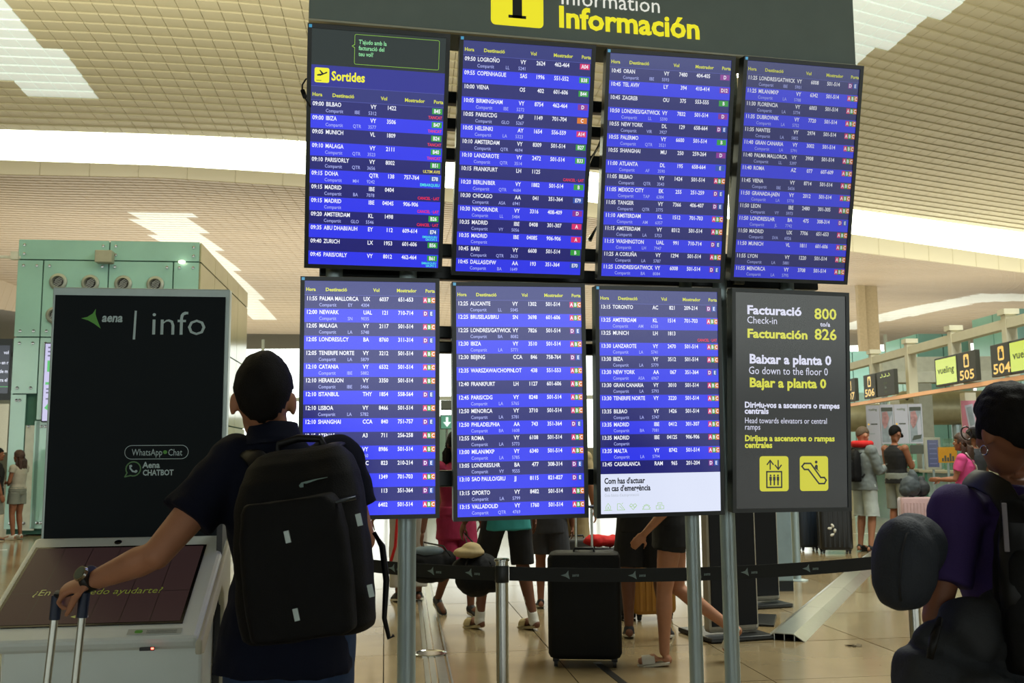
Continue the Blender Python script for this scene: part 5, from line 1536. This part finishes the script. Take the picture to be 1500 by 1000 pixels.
# collar and watch belong to him
ci = mW.inverted()
c0 = ci @ A(403, 642, 2.9)
b = MB(); b.lathe(c0 + Vector((-.004, -.0, -.025)), [(.098, 0), (.085, .022), (.076, .045), (.072, .066), (.067, .066), (.070, .0)], 28, 0, (-.08, .12, 1)); b.build('collar', M_NVY, man, smooth=True)
wl_ = ci @ A(128, 849, 2.80); wd_ = (mP['wrL'] - mP['elL']).normalized()
b = MB(); b.lathe(wl_ - wd_ * .010, [(.033, -.011), (.036, -.010), (.036, .010), (.033, .011)], 28, 0, wd_); wt = b.build('watch_strap', mat('black rubber', '#0b0d0e'), man, smooth=True)
dv = (ci.to_3x3() @ (EYE - A(128, 849, 2.80))).normalized(); dv = (dv + ci.to_3x3() @ W(-.8, 0, .5)); dv = (dv - wd_ * dv.dot(wd_)).normalized()
b = MB(); b.lathe(wl_ + dv * .030 - wd_ * .010, [(.0, 0), (.021, 0), (.023, .004), (.021, .011), (.017, .011)], 28, 0, dv); b.build('watch_case', M_STEEL, wt, smooth='auto')
b = MB(); b.lathe(wl_ + dv * .041 - wd_ * .010, [(.0, 0), (.0175, 0), (.0175, .001), (0, .001)], 24, 0, dv); b.build('watch_dial', mat('watch dial', '#5a6458', rough=.2), wt)
# jeans pocket seams
# suitcase he holds
g0 = A(84, 872, 2.80); g1 = A(124, 868, 2.78); gm = (g0 + g1) / 2
sc_ = empty('suitcase', (gm.x - .01, gm.y, 0), -YAW - .15, 'suitcase whose tall silver handle the man grips in front of the kiosk', 'suitcase')
si = sc_.matrix_world; si = Matrix.Translation(sc_.location) @ Matrix.Rotation(-YAW - .15, 4, 'Z'); si = si.inverted(); zt = gm.z
dx = .030
b = MB(); pr = rrect(.36, .22, .05, 5)
b.loft([[(x * s - .0, y * s - .06, z) for x, y in pr] for z, s in ((.05, .86), (.07, .96), (.1, 1), (.52, 1), (.545, .95), (.555, .84))]); b.build('shell', M_BP2, sc_, smooth='auto')
for s, lean in ((-1, 0), (1, 0)):
    pt = si @ (g0 if s < 0 else g1); pb = Vector((pt.x * 1.0 - .02, -.02, .54))
    b = MB(); b.cone(pb, pb.lerp(pt, .93), .0105, .0105, 16); b.build('handle_tube', M_ALU, sc_, smooth='auto')
    b = MB(); b.cone(pb.lerp(pt, .86), pt, .0145, .0155, 16); b.build('handle_collar', mat('grip navy', '#1c2a44', rough=.5), sc_, smooth='auto')
b = MB(); b.tube([si @ g0, si @ g1], .0155, 14); b.build('handle_grip', mat('grip navy', '#1c2a44'), sc_, smooth=True)
for sx in (-1, 1):
    for sy in (-1, 1): b = MB(); b.cone((sx * .13 - .012, sy * .07 - .06, .027), (sx * .13 + .012, sy * .07 - .06, .027), .027, .027, 16); b.build('wheel', M_SHB, sc_, smooth='auto')
# his backpack
bc = A(460, 788, 2.76); ang = -.10
ux = (RT * cos(ang) + Vector((0, 0, 1)) * 0).normalized()
Z_ = (Vector((0, 0, 1)) * cos(.13) + W(-1, 0) * sin(.13)).normalized(); X_ = (W(1, -.10)).normalized(); X_ = (X_ - Z_ * X_.dot(Z_)).normalized(); Y_ = Z_.cross(X_)
MBP = Matrix((X_, Y_, Z_)).transposed().to_4x4(); MBP.translation = bc
bp = bpy.data.objects.new('backpack', None); COL.objects.link(bp); bp.matrix_world = MBP
tag(bp, 'big black backpack with four pale reflective tabs on the man in navy', 'backpack')
w_, h_, d_ = .355, .51, .20
b = MB(); rings = []
for z, s, dd in ((-.5, .84, .66), (-.485, .93, .82), (-.45, .98, .95), (-.3, 1.0, 1), (0, 1, 1), (.2, .97, .92), (.33, .90, .80), (.42, .79, .66), (.47, .66, .52), (.495, .5, .38)):
    rings.append([(x * s + .012 * z, -d_ * dd / 2 + y * dd, z * h_) for x, y in rrect(w_, d_, .07, 6)])
b.loft(rings); mbg = remesh(b, 'main_bag', M_BP, bp, .006, 2, wr=.007, wf=8)
b = MB(); rings = []
for z, s in ((-.455, .84), (-.44, .90), (-.2, .94), (.05, .92), (.19, .84), (.235, .74)):
    rings.append([(x * s + .012, -d_ - .005 + y, z * h_) for x, y in rrect(w_ * .86, .09, .035, 5)])
b.loft(rings); remesh(b, 'front_pocket', M_BP, bp, .006, 2, wr=.005, wf=9)


def bpp(x, y, yy):
    n = -Y_; d = ray(x, y); o_ = bc + Y_ * yy; p = EYE + d * ((o_ - EYE).dot(n) / d.dot(n)); return MBP.inverted() @ p


for px, py in ((421, 786), (526, 761), (543, 865), (434, 900)):
    c = bpp(px, py, -d_ - .052); b = MB(); b.box(c, (.014, .005, .031), 0, Matrix.Rotation(radians(-6), 3, 'Y')); b.build('reflective_tab', M_REF, bp, bevel=.001)
za, zb_ = bpp(420, 752, -d_ - .0), bpp(523, 728, -d_ - .0)
b = MB(); b.tube([Vector((za.x, -d_ - .020, za.z)), Vector(((za.x + zb_.x) / 2, -d_ - .030, (za.z + zb_.z) / 2)), Vector((zb_.x, -d_ - .012, zb_.z))], .005, 8); b.build('zip', mat('zip steel', '#3a4044', rough=.3, metal=.7), bp, smooth=True)
c = bpp(424, 760, -d_ - .045); b = MB(); b.bar(c + Vector((0, 0, .013)), c - Vector((0, 0, .02)), .010, .004, up=(0, 1, 0)); b.build('zip_pull', mat('zip pull', '#7f9698', rough=.3, metal=.6), bp, bevel=.001)
f = Flat((0, -d_ - .0 - .006, 0), (1, 0, 0), (0, 0, 1), (0, -1, 0)); lm = mat('logo silver', '#7f9a98', rough=.35, metal=.3)
q0_ = bpp(437, 712, -d_ - .006); q1_ = bpp(478, 704, -d_ - .006)
b = MB(); b.v = []; 
pts = [(0, .002), (.012, .006), (.020, .004), (.050, .010), (.078, .012), (.078, .0135), (.048, .0125), (.020, .010), (.008, .0085)]
o_ = Vector((q0_.x, -d_ * .90 - .017, q0_.z)); b.prism(pts, o_, (1, 0, 0), (0, -.25, 1), (0, -.003, 0)); b.prism([(0, .002), (.012, .006), (.010, -.004), (.002, -.004)], o_, (1, 0, 0), (0, -.25, 1), (0, -.003, 0)); b.build('logo', lm, bp)
b = MB(); b.tube([(-.07, -.03, h_ * .46), (-.06, -.03, h_ * .53), (-.0, -.035, h_ * .55), (.06, -.03, h_ * .53), (.07, -.03, h_ * .46)], .011, 10); b.build('carry_loop', M_BP2, bp, smooth=True)
inv_bp = MBP.inverted()
for S_, pts in (('L', [(395, 690, 2.74), (372, 668, 2.78), (357, 657, 2.86), (350, 668, 2.97), (352, 720, 3.06), (362, 800, 3.05), (385, 860, 2.95), (395, 895, 2.82)]),
                ('R', [(470, 672, 2.80), (486, 654, 2.84), (494, 650, 2.92), (497, 664, 3.04), (500, 720, 3.10), (512, 800, 3.08), (528, 860, 2.98), (535, 885, 2.84)])):
    b = MB(); P_ = [inv_bp @ A(*p) for p in pts]; rings = []
    N = len(P_); 
    for i, p in enumerate(P_):
        t = (P_[min(i + 1, N - 1)] - P_[max(i - 1, 0)]).normalized(); u = Vector((1, 0, 0)); u = (u - t * u.dot(t)).normalized(); v = t.cross(u)
        wd = .030 if i < 6 else .012
        rings.append([p + u * (wd * a) + v * (.009 * c) for a, c in circ(14, 1)])
    b.loft(rings); b.build('shoulder_strap', M_BP2, bp, smooth=True)
for q, (a_, c_) in enumerate((((360, 745, 2.70), (395, 760, 2.62)), ((372, 830, 2.70), (400, 838, 2.62)))):
    b = MB(); b.tube([inv_bp @ A(*a_), inv_bp @ A(*c_)], .006, 8); b.build('side_strap', M_BP2, bp, smooth=True)
# loose strap swinging low at the right
b = MB(); b.tube([inv_bp @ A(*p) for p in ((548, 780, 2.74), (560, 800, 2.76), (566, 850, 2.78), (563, 905, 2.78), (570, 935, 2.78), (577, 930, 2.78))], [.006, .009, .009, .007, .006, .005], 8); b.build('loose_strap', M_BP2, bp, smooth=True)

# ------------------------------------------------------------ the woman at the right edge
M_PUR = mat('purple cotton', '#33205a', rough=.85, var=.1, scale=8, bump=.15, bscale=200)
wj = dict(hd=A(1476, 632, 2.7), nk=A(1484, 706, 2.74), ch=A(1492, 800, 2.78), wa=A(1500, 900, 2.78), shL=A(1402, 752, 2.70), shR=A(1580, 760, 2.92),
          elL=A(1370, 905, 2.66), wrL=A(1420, 975, 2.86), elR=A(1625, 900, 2.95), wrR=A(1600, 980, 3.1))
wo, wP, wH, wW = human(W(1.47, 2.76), -.28, 1.60, 'woman in purple shirt at the right edge with dark tied hair and hoop earring', M_SKD,
    ('shirt', M_PUR, .66, .80, .024, .009), ('trousers', M_NVY, .12, .01), ('sneaker', M_SHB), ('tail', M_HB), worldJ=wj, build=1.1, vox=.007, male=False, hyaw=.02, hpitch=-.08, curl=(.8, .4), hs=1.06)
er = wH @ Vector((-.086, -.004, -.050)) * 1.0
b = MB(); ce_ = wH @ Vector((-.083, .0, -.048)); b.tube([ce_ + Vector((0, .013 * cos(t), .013 * sin(t))) for t in [2 * pi * i / 20 for i in range(21)]], .0018, 6); b.build('earring', M_STEEL, wo, smooth=True)
b = MB(); b.T = wH; b.tube([(-.072, .02, .012), (-.070, .06, .014), (-.05, .097, .012)], .003, 6); b.tube([(-.05 + .022 * cos(t), .100 + .006 * cos(t), .006 + .018 * sin(t)) for t in [2 * pi * i / 16 for i in range(17)]], .002, 6); b.build('glasses', mat('glasses rim', '#4a4038', rough=.3), wo, smooth=True)
M_GRY = mat('slate padded cloth', '#1f2630', rough=.75, var=.12, scale=9, bump=.25, bscale=160)
pl = blob('travel_pillow', M_GRY, [('s', A(1325, 822, 2.56), (.085, .075, .115)), ('s', A(1340, 800, 2.60), (.085, .07, .085)), ('s', A(1318, 845, 2.56), (.07, .07, .085)), ('s', A(1328, 862, 2.57), (.06, .06, .055))], 'slate grey puffy travel pillow tucked on the arm of the woman in purple', 'travel pillow', .008, .006, 14)
b = MB(); b.tube([A(1345, 768, 2.53), A(1328, 782, 2.50), A(1320, 815, 2.482), A(1317, 850, 2.488), A(1320, 880, 2.51)], .003, 6); b.build('piping', mat('piping', '#141920', rough=.7), pl, smooth=True)
M_JKT = mat('charcoal jacket cloth', '#22262b', rough=.8, var=.15, scale=7, bump=.3, bscale=120)
jk = blob('jacket', M_JKT, [('t', [A(1400, 925, 2.62), A(1450, 905, 2.60), A(1510, 935, 2.6)], [.05, .08, .10]), ('t', [A(1368, 935, 2.60), A(1360, 970, 2.58), A(1352, 1040, 2.56)], [.05, .075, .08]),
    ('t', [A(1420, 920, 2.58), A(1430, 990, 2.56), A(1425, 1080, 2.56)], [.085, .095, .09]), ('t', [A(1480, 940, 2.58), A(1490, 1010, 2.56), A(1490, 1090, 2.56)], [.08, .09, .09]), ('t', [A(1490, 850, 2.62), A(1462, 895, 2.6)], [.05, .06])],
    'dark charcoal jacket draped over the forearm of the woman in purple', 'jacket', .009, .016, 9)
b = MB(); b.tube([A(1378, 905, 2.50), A(1368, 935, 2.475), A(1362, 965, 2.47)], [.007, .012, .009], 8); b.build('cuff_strap', M_BP2, jk, smooth=True)
Zb = Vector((0, 0, 1)); Xb = W(1, -.5).normalized(); Yb_ = Zb.cross(Xb); Mb = Matrix((Xb, Yb_, Zb)).transposed().to_4x4(); Mb.translation = A(1548, 850, 2.60)
wb_ = backpack(Mb, .30, .46, .17, 'black backpack on the woman in purple, cut by the right edge', straps=False)
iv = Mb.inverted()
b = MB(); P_ = [iv @ A(*p) for p in ((1500, 775, 2.52), (1482, 745, 2.53), (1464, 716, 2.56), (1440, 703, 2.62), (1420, 700, 2.74), (1418, 730, 2.86), (1430, 800, 2.92))]; rings = []
for i, p in enumerate(P_):
    t = (P_[min(i + 1, 6)] - P_[max(i - 1, 0)]).normalized(); u = iv.to_3x3() @ W(.8, .0, .8).normalized(); u = (u - t * u.dot(t)).normalized(); v = t.cross(u); rings.append([p + u * (.032 * a) + v * (.009 * c) for a, c in circ(14, 1)])
b.loft(rings); b.build('padded_strap', M_BP2, wb_, smooth=True)
b = MB(); b.tube([iv @ A(*p) for p in ((1485, 735, 2.52), (1483, 800, 2.50), (1486, 870, 2.48), (1490, 940, 2.5))], [.03, .034, .034, .03], 12); b.build('side_webbing', M_BP2, wb_, smooth=True)
b = MB(); c = iv @ A(1473, 772, 2.47); b.box(c, (.012, .012, .12)); b.build('grey_tab', mat('grey tab', '#6c6870', rough=.6), wb_, bevel=.002)

# ------------------------------------------------------------ travellers behind the board
M_MAG = mat('magenta cloth', '#8e0f3c', rough=.8, var=.1, scale=6, bump=.15, bscale=90)
M_WTR = mat('off white cloth', '#a5a298', rough=.85, var=.06, scale=6); M_TUR = mat('turquoise cotton', '#2f8d8a', rough=.85, var=.08, scale=6)
M_DK = mat('black cotton', '#0d0e11', rough=.85, var=.1, scale=8); M_DKG = mat('dark grey cotton', '#33353a', rough=.85, var=.1, scale=8)
M_BEI = mat('beige linen', '#a08f68', rough=.85, var=.08, scale=8); M_LG = mat('light grey fleece', '#6c7473', rough=.9, var=.08, scale=8); M_GS = mat('grey shorts cloth', '#757a74', rough=.9, var=.08, scale=8)
M_WS = mat('white shorts cloth', '#a9b2ae', rough=.9, var=.05, scale=8); M_PNK = mat('pink cotton', '#c0407c', rough=.85, var=.06, scale=8); M_RED = mat('red plush', '#c01c1c', rough=.9, var=.08, scale=10); M_SLI = mat('sand rubber', '#a3946c', rough=.7)
GP = 'travellers behind the monitors'
p1 = onfloor(668, 900)
hm1 = human(p1, pi - .5, 1.62, 'traveller in magenta top and loose cropped magenta trousers with black sneakers', M_SKB, ('top', M_MAG, .6, .72), ('trousers', M_MAG, .42, .05), ('sneaker', M_SHB), ('long', M_HB),
    J=dict(knL=(-.11, .10, .50), anL=(-.11, .10, .09), toL=(-.12, .27, .03), knR=(.09, .03, .50), anR=(.10, -.20, .14), toR=(.11, -.05, .03), wrR=(.36, .02, .80), elR=(.29, -.02, 1.1)), male=False, group=GP)
p2 = onfloor(598, 880)
hm2 = human(p2, -.2, 1.70, 'traveller in white trousers walking behind the left grey post', M_SKB, ('top', M_DKG, .6, .9), ('trousers', M_WTR, .14, .03), ('sneaker', M_SHB), ('short', M_HB), J=dict(wrL=(-.36, .05, .82), elL=(-.30, -.03, 1.10), wrR=(.34, .05, .82), elR=(.29, -.03, 1.10)), group=GP)
p3 = onfloor(745, 922)
hm3 = human(p3, -.35, 1.80, 'traveller in turquoise shirt, black shorts, white socks and sand coloured slides', M_SKB, ('shirt', M_TUR, .6, .78), ('shorts', M_DK, .50, .03), ('slide', M_SLI, M_SLI, .45), ('short', M_HB),
    J=dict(knL=(-.15, .16, .52), anL=(-.20, .12, .09), toL=(-.26, .27, .03), hipR=(.09, 0, .92), knR=(.13, .02, .50), anR=(.18, -.08, .09), toR=(.14, .08, .03), elL=(-.27, .02, 1.10), wrL=(-.32, .14, .84)), group=GP)
p4 = onfloor(806, 890)
human(p4, .1, 1.50, 'young traveller with bare tanned legs and grey shorts behind the black suitcase', M_SKD, ('shirt', M_DKG, .6, .80), ('shorts', M_DKG, .58, .03), ('sneaker', M_SHB), ('short', M_HBR), group=GP)
p5 = onfloor(838, 868)
human(p5, .4, 1.72, 'traveller in loose beige linen trousers farther back behind the black suitcase', M_SK, ('shirt', M_BEI, .8, .82), ('trousers', M_BEI, .10, .05), ('sneaker', M_SLI), ('short', M_HF), group=GP)
p6 = onfloor(945, 934)
human(p6, .15, 1.76, 'traveller in black shirt and black knee shorts beside the yellow suitcase', M_SKB, ('shirt', M_DK, .6, .80, .02), ('shorts', M_DK, .54, .03), ('sneaker', M_DKG, M_SOLE), ('short', M_HB),
    J=dict(knL=(-.12, .0, .50), anL=(-.12, -.03, .09), toL=(-.13, .12, .03), knR=(.12, .02, .50), anR=(.16, -.03, .09), toR=(.18, .13, .03), elL=(-.22, .02, 1.1), wrL=(-.16, .12, .92)), group=GP)
p7 = onfloor(990, 972)
human(p7, -1.35, 1.70, 'striding traveller with bare legs, black shorts and white slides', M_SK, ('shirt', M_DK, .7, .80, .02), ('shorts', M_DK, .78, .02), ('slide', M_SOCK, M_SOLE), ('long', M_HBR),
    J=dict(hipL=(-.085, 0, .92), knL=(-.09, .06, .50), anL=(-.09, .07, .09), toL=(-.10, .23, .03), knR=(.11, -.02, .50), anR=(.13, -.37, .24), toR=(.14, -.34, .09), wrL=(-.2, .18, .90)), male=False, group=GP)
b = MB(); c = onfloor(975, 972); b.lathe((c.x, c.y, .125), [(.040, -.002), (.042, 0), (.040, .002)], 20); a_ = b.build('anklet', mat('anklet silver', '#b0a890', rough=.3, metal=.7)); tag(a_, 'thin silver anklet on the leg of the striding bare legged traveller', 'anklet')
# luggage
suitcase(onfloor(858, 972), -YAW - .1, .49, .745, .30, mat('suitcase black', '#07090b', rough=.6, var=.1, scale=10, bump=.2, bscale=120, spec=.2), 'large black suitcase with raised handle standing behind the belt', .30, 0)
suitcase(onfloor(955, 906), -YAW + .2, .38, .64, .25, mat('suitcase mustard', '#96671a', rough=.45, var=.06), 'mustard yellow suitcase behind the bare legged traveller', .0, 6)
s1 = suitcase(onfloor(846, 884), -YAW, .40, .62, .25, mat('suitcase grey', '#3a3a38', rough=.5), 'small charcoal suitcase behind the large black one', .0, 0)
s2 = suitcase(onfloor(884, 905), -YAW, .42, .60, .26, mat('suitcase soot', '#1b1c1f', rough=.5), 'soot black suitcase carrying a red garment', .0, 0)
c = onfloor(884, 905); blob('red_garment', M_RED, [('s', (c.x, c.y, .66), (.17, .11, .05)), ('s', (c.x - .08, c.y - .02, .67), (.08, .09, .05)), ('s', (c.x + .1, c.y, .665), (.07, .09, .045))], 'crumpled red garment lying on top of the soot black suitcase', 'garment', .008, .014, 12)
suitcase(onfloor(1184, 806), -YAW, .30, .74, .26, mat('suitcase blue black', '#18222e', rough=.4), 'blue black suitcase standing right of the blue grey cabinet', .0, 4)
sb = suitcase(onfloor(1224, 810), -YAW - .1, .46, .72, .28, mat('suitcase jet', '#0c0d0f', rough=.4), 'jet black suitcase with a white ribbon, under the lower right monitor', .0, 6)
b = MB()
for q, (x, z) in enumerate(((-.10, .36), (-.06, .40), (-.03, .33), (-.07, .27))): b.sphere((x, -.16, z), (.035, .012, .022), 10, 6, 0, Matrix.Rotation(q * .9, 3, 'Y'))
remesh(b, 'ribbon', M_SOCK, sb, .008, 1)
# bags carried
bg1 = onfloor(697, 915); z0 = .0
cb1 = A(697, 845, 7.5)
bag = blob('duffel_bag', M_BP, [('s', cb1, (.16, .12, .15)), ('s', cb1 + Vector((.05, 0, .04)), (.13, .11, .14)), ('t', [cb1 + Vector((-.10, 0, .06)), cb1 + Vector((.12, 0, -.02))], [.09, .1])], 'black netted duffel bag hanging behind the steel post, with pale lettering', 'bag', .009, .008, 12)
b = MB(); b.tube([cb1 + Vector(v) if v else hm3[3] @ (hm3[1]['wrL'] + Vector((0, .02, -.085))) for v in ((-.09, -.08, .10), (-.05, -.04, .18), None, (.05, -.03, .18), (.10, -.08, .10))], .008, 8); b.build('strap', M_BP2, bag, smooth=True)
f = Flat(cb1 + Vector((-.06, -.155, .03)), W(1, 0, -.12).normalized(), (0, 0, 1), W(0, -1)); f.text('erger', 0, 0, .07, mat('bag print', '#8c9490', rough=.6), .01, xs=.9); f.build('lettering', bag)
cp_ = cb1 + W(-.05, -.02, .185); ht = blob('sun_hat', M_BEI, [('s', cp_, (.12, .10, .045)), ('s', cp_ + Vector((.02, 0, .02)), (.08, .08, .055))], 'beige sun hat resting on top of the black netted duffel bag', 'hat', .008, .003, 10)
cb2 = A(631, 830, 7.9)
bag = blob('tote_bag', M_BP, [('s', cb2, (.20, .11, .13)), ('t', [cb2 + Vector((-.10, 0, .04)), cb2 + Vector((.12, 0, .04))], [.09, .09])], 'black tote bag hanging from the hand of the traveller in magenta', 'bag', .009, .008, 12)
b = MB(); b.tube([cb2 + Vector(v) if v else hm1[3] @ (hm1[1]['wrR'] + Vector((0, .02, -.085))) for v in ((-.12, -.06, .08), (-.06, -.02, .16), None, (.10, -.01, .16), (.15, -.06, .08))], .008, 8); b.build('strap', M_BP2, bag, smooth=True)
blob('top_cloth', mat('blue grey cloth', '#5d6b72', rough=.8), [('s', cb2 + Vector((-.02, 0, .12)), (.13, .08, .05))], None, None, .009, .006, 12, parent=bag)
f = Flat(cb2 + W(-.09, -.155, -.02), W(1, 0, .1).normalized(), (0, 0, 1), W(0, -1)); f.text('ene?', 0, 0, .065, mat('bag print', '#8c9490'), .01, xs=.9); f.build('lettering', bag)
b = MB(); q = onfloor(578, 905); b.tube([A(x, y, 7.75) for x, y in ((586, 700), (582, 760), (579, 800), (570, 830))], .012, 8); o = b.build('red_strap', M_RED, hm2[0], smooth=True); o.matrix_parent_inverse = hm2[3].inverted()

# ------------------------------------------------------------ right: queue at the desks
GR = 'travellers waiting at the check-in desks'
pb_ = onfloor(1271, 808)
arm = dict(elL=(-.21, .05, 1.13), elR=(.21, .08, 1.13), wrL=(-.10, .27, 1.16), wrR=(.09, .29, 1.17))
r_, P_, H_, Wb = human(pb_, 1.15, 1.80, 'fair cropped young man in grey hoodie and white shorts looking at a phone', M_SK, ('hoodie', M_LG, 1.5, .86, .028, .010), ('shorts', M_WS, .50, .05), ('sneaker', M_SHB, M_SHB), ('crop', M_HF), J=arm, hpitch=-.45, group=GR, curl=(.7, .7))
c = Wb @ (P_['hd'] + Vector((0, -.02, -.125)))
b = MB(); b.tube([c + Vector((.115 * cos(t), .115 * sin(t), 0)) for t in [2 * pi * i / 24 for i in range(25)]], .05, 14, cap=False); o = remesh(b, 'neck_pillow', M_RED, None, .009, 3, wr=.004); tag(o, 'red plush neck pillow around the neck of the young man in grey hoodie', 'neck pillow')
ph_ = Wb @ (P_['wrL'].lerp(P_['wrR'], .5) + Vector((0, .10, .03)))
b = MB(); b.box((0, 0, 0), (.075, .15, .009), 0, Matrix.Rotation(.5, 3, 'X')); o = b.build('phone', M_BP2, loc=ph_, bevel=.003); o.rotation_euler = (0, 0, -YAW - 1.15); tag(o, 'phone held by the young man in grey hoodie', 'phone')
Mx = Wb @ Matrix.Translation(Vector((0, -.15, 1.24)) ); backpack(Mx, .30, .46, .16, 'dark backpack on the young man in grey hoodie', .012)
pc_ = W(6.26, 16.0)
r_, P_, H_, Wc = human(pc_, 1.0, 1.86, 'young man in black cap, black tank top and grey shorts using a phone', M_SKD, ('tank_top', M_DK, 0, .88, .012), ('shorts', M_GS, .50, .035), ('sneaker', M_SHB, M_SOLE), ('short', M_HB), J=arm, hpitch=-.35, group=GR, curl=(.7, .7))
b = MB(); b.T = H_
rings = []
for a in range(12):
    th = (pi / 2) * a / 11; rings.append([Vector(((.090 * cos(th) + .0) * x, (.113 * cos(th)) * y - .012, .035 + .098 * sin(th))) for x, y in circ(28, 1)])
b.loft(rings); b.prism([(.07 * cos(t), .075 + .105 * sin(t)) for t in [pi * i / 12 for i in range(13)]], (0, 0, .045), (1, 0, 0), (0, 1, -.25), (0, 0, .008)); b.build('cap', M_DK, r_, smooth='auto')
ph_ = Wc @ (P_['wrL'].lerp(P_['wrR'], .5) + Vector((0, .11, .03)))
b = MB(); b.box((0, 0, 0), (.075, .15, .009), 0, Matrix.Rotation(.5, 3, 'X')); o = b.build('phone', M_REF, loc=ph_, bevel=.003); o.rotation_euler = (0, 0, -YAW - 1.0); tag(o, 'phone held by the young man in black cap', 'phone')
pp_ = W(onfloor(1400, 835).x * 0 + 5.98, 13.0)
r_, P_, H_, Wp = human(pp_, -.95, 1.66, 'long haired woman in pink shirt leaning towards the desk', M_SKD, ('shirt', M_PNK, .6, .86), ('trousers', M_DKG, .1, .02), ('sneaker', M_SHB), ('long', M_HBR),
    J=dict(elL=(-.22, .08, 1.12), wrL=(-.2, .30, 1.12), elR=(.22, .10, 1.13), wrR=(.12, .33, 1.12)), male=False, group=GR)
b = MB(); b.tube([Wp @ Vector(v) for v in ((-.13, -.06, 1.41), (-.02, -.155, 1.24), (.10, -.15, 1.05), (.16, -.05, .92))], .010, 8); o = b.build('bag_strap', M_SOCK, smooth=True); tag(o, 'white bag strap across the back of the woman in pink', 'strap')
human(W(6.75, 14.3), -.6, 1.76, 'dark haired traveller in patterned dark top behind the woman in pink', M_SKD, ('shirt', M_DKG, .7, .86), ('trousers', M_DK, .1, .02), ('sneaker', M_SHB), ('bun', M_HB), male=False, group=GR)
ps = onfloor(1345, 812); suitcase(ps, -YAW - .2, .44, .80, .30, mat('suitcase rose', '#b79a9c', rough=.35), 'tall pale pink ribbed suitcase beside the man in black cap', .0, 9)
z = .80
blob('travel_bag', mat('grey holdall cloth', '#3d464b', rough=.7, var=.15, scale=8), [('s', ps + Vector((-.06, 0, z + .15)), (.15, .12, .15)), ('s', ps + Vector((-.02, 0, z + .22)), (.08, .09, .17)), ('s', ps + Vector((-.15, 0, z + .10)), (.07, .1, .10))], 'dark grey holdall standing on the pale pink suitcase', 'bag', .01, .012, 10)
blob('travel_bag', mat('black holdall cloth', '#24282c', rough=.7, var=.15, scale=8), [('s', ps + Vector((.15, .05, z + .12)), (.11, .12, .12)), ('s', ps + Vector((.15, .05, z + .2)), (.06, .06, .1))], 'blackish holdall leaning on the dark grey one over the pink suitcase', 'bag', .01, .010, 10)

# ------------------------------------------------------------ left: people by the glass core
pg = onfloor(22, 790)
human(pg, -1.35, 1.60, 'girl with long brown hair, white top and pale grey shorts at the far left', M_SKD, ('top', M_WTR, .3, 1.0), ('shorts', M_GS, .70, .02), ('sneaker', M_SOCK), ('long', M_HBR), J=dict(elR=(.2, .04, 1.13), wrR=(.06, .2, 1.12), elL=(-.2, .04, 1.13), wrL=(-.05, .2, 1.12)), male=False)
pd = onfloor(-10, 792)
r_, P_, H_, Wd = human(pd, .9, 1.64, 'dark clothed traveller cut by the left edge facing the girl', M_SKD, ('shirt', M_DK, .7, .86), ('shorts', M_GS, .5, .03), ('sneaker', M_SHB), ('short', M_HB))
backpack(Wd @ Matrix.Translation((.0, -.14, 1.2)), .30, .44, .16, 'black backpack at the left edge beside the girl in white', .012)
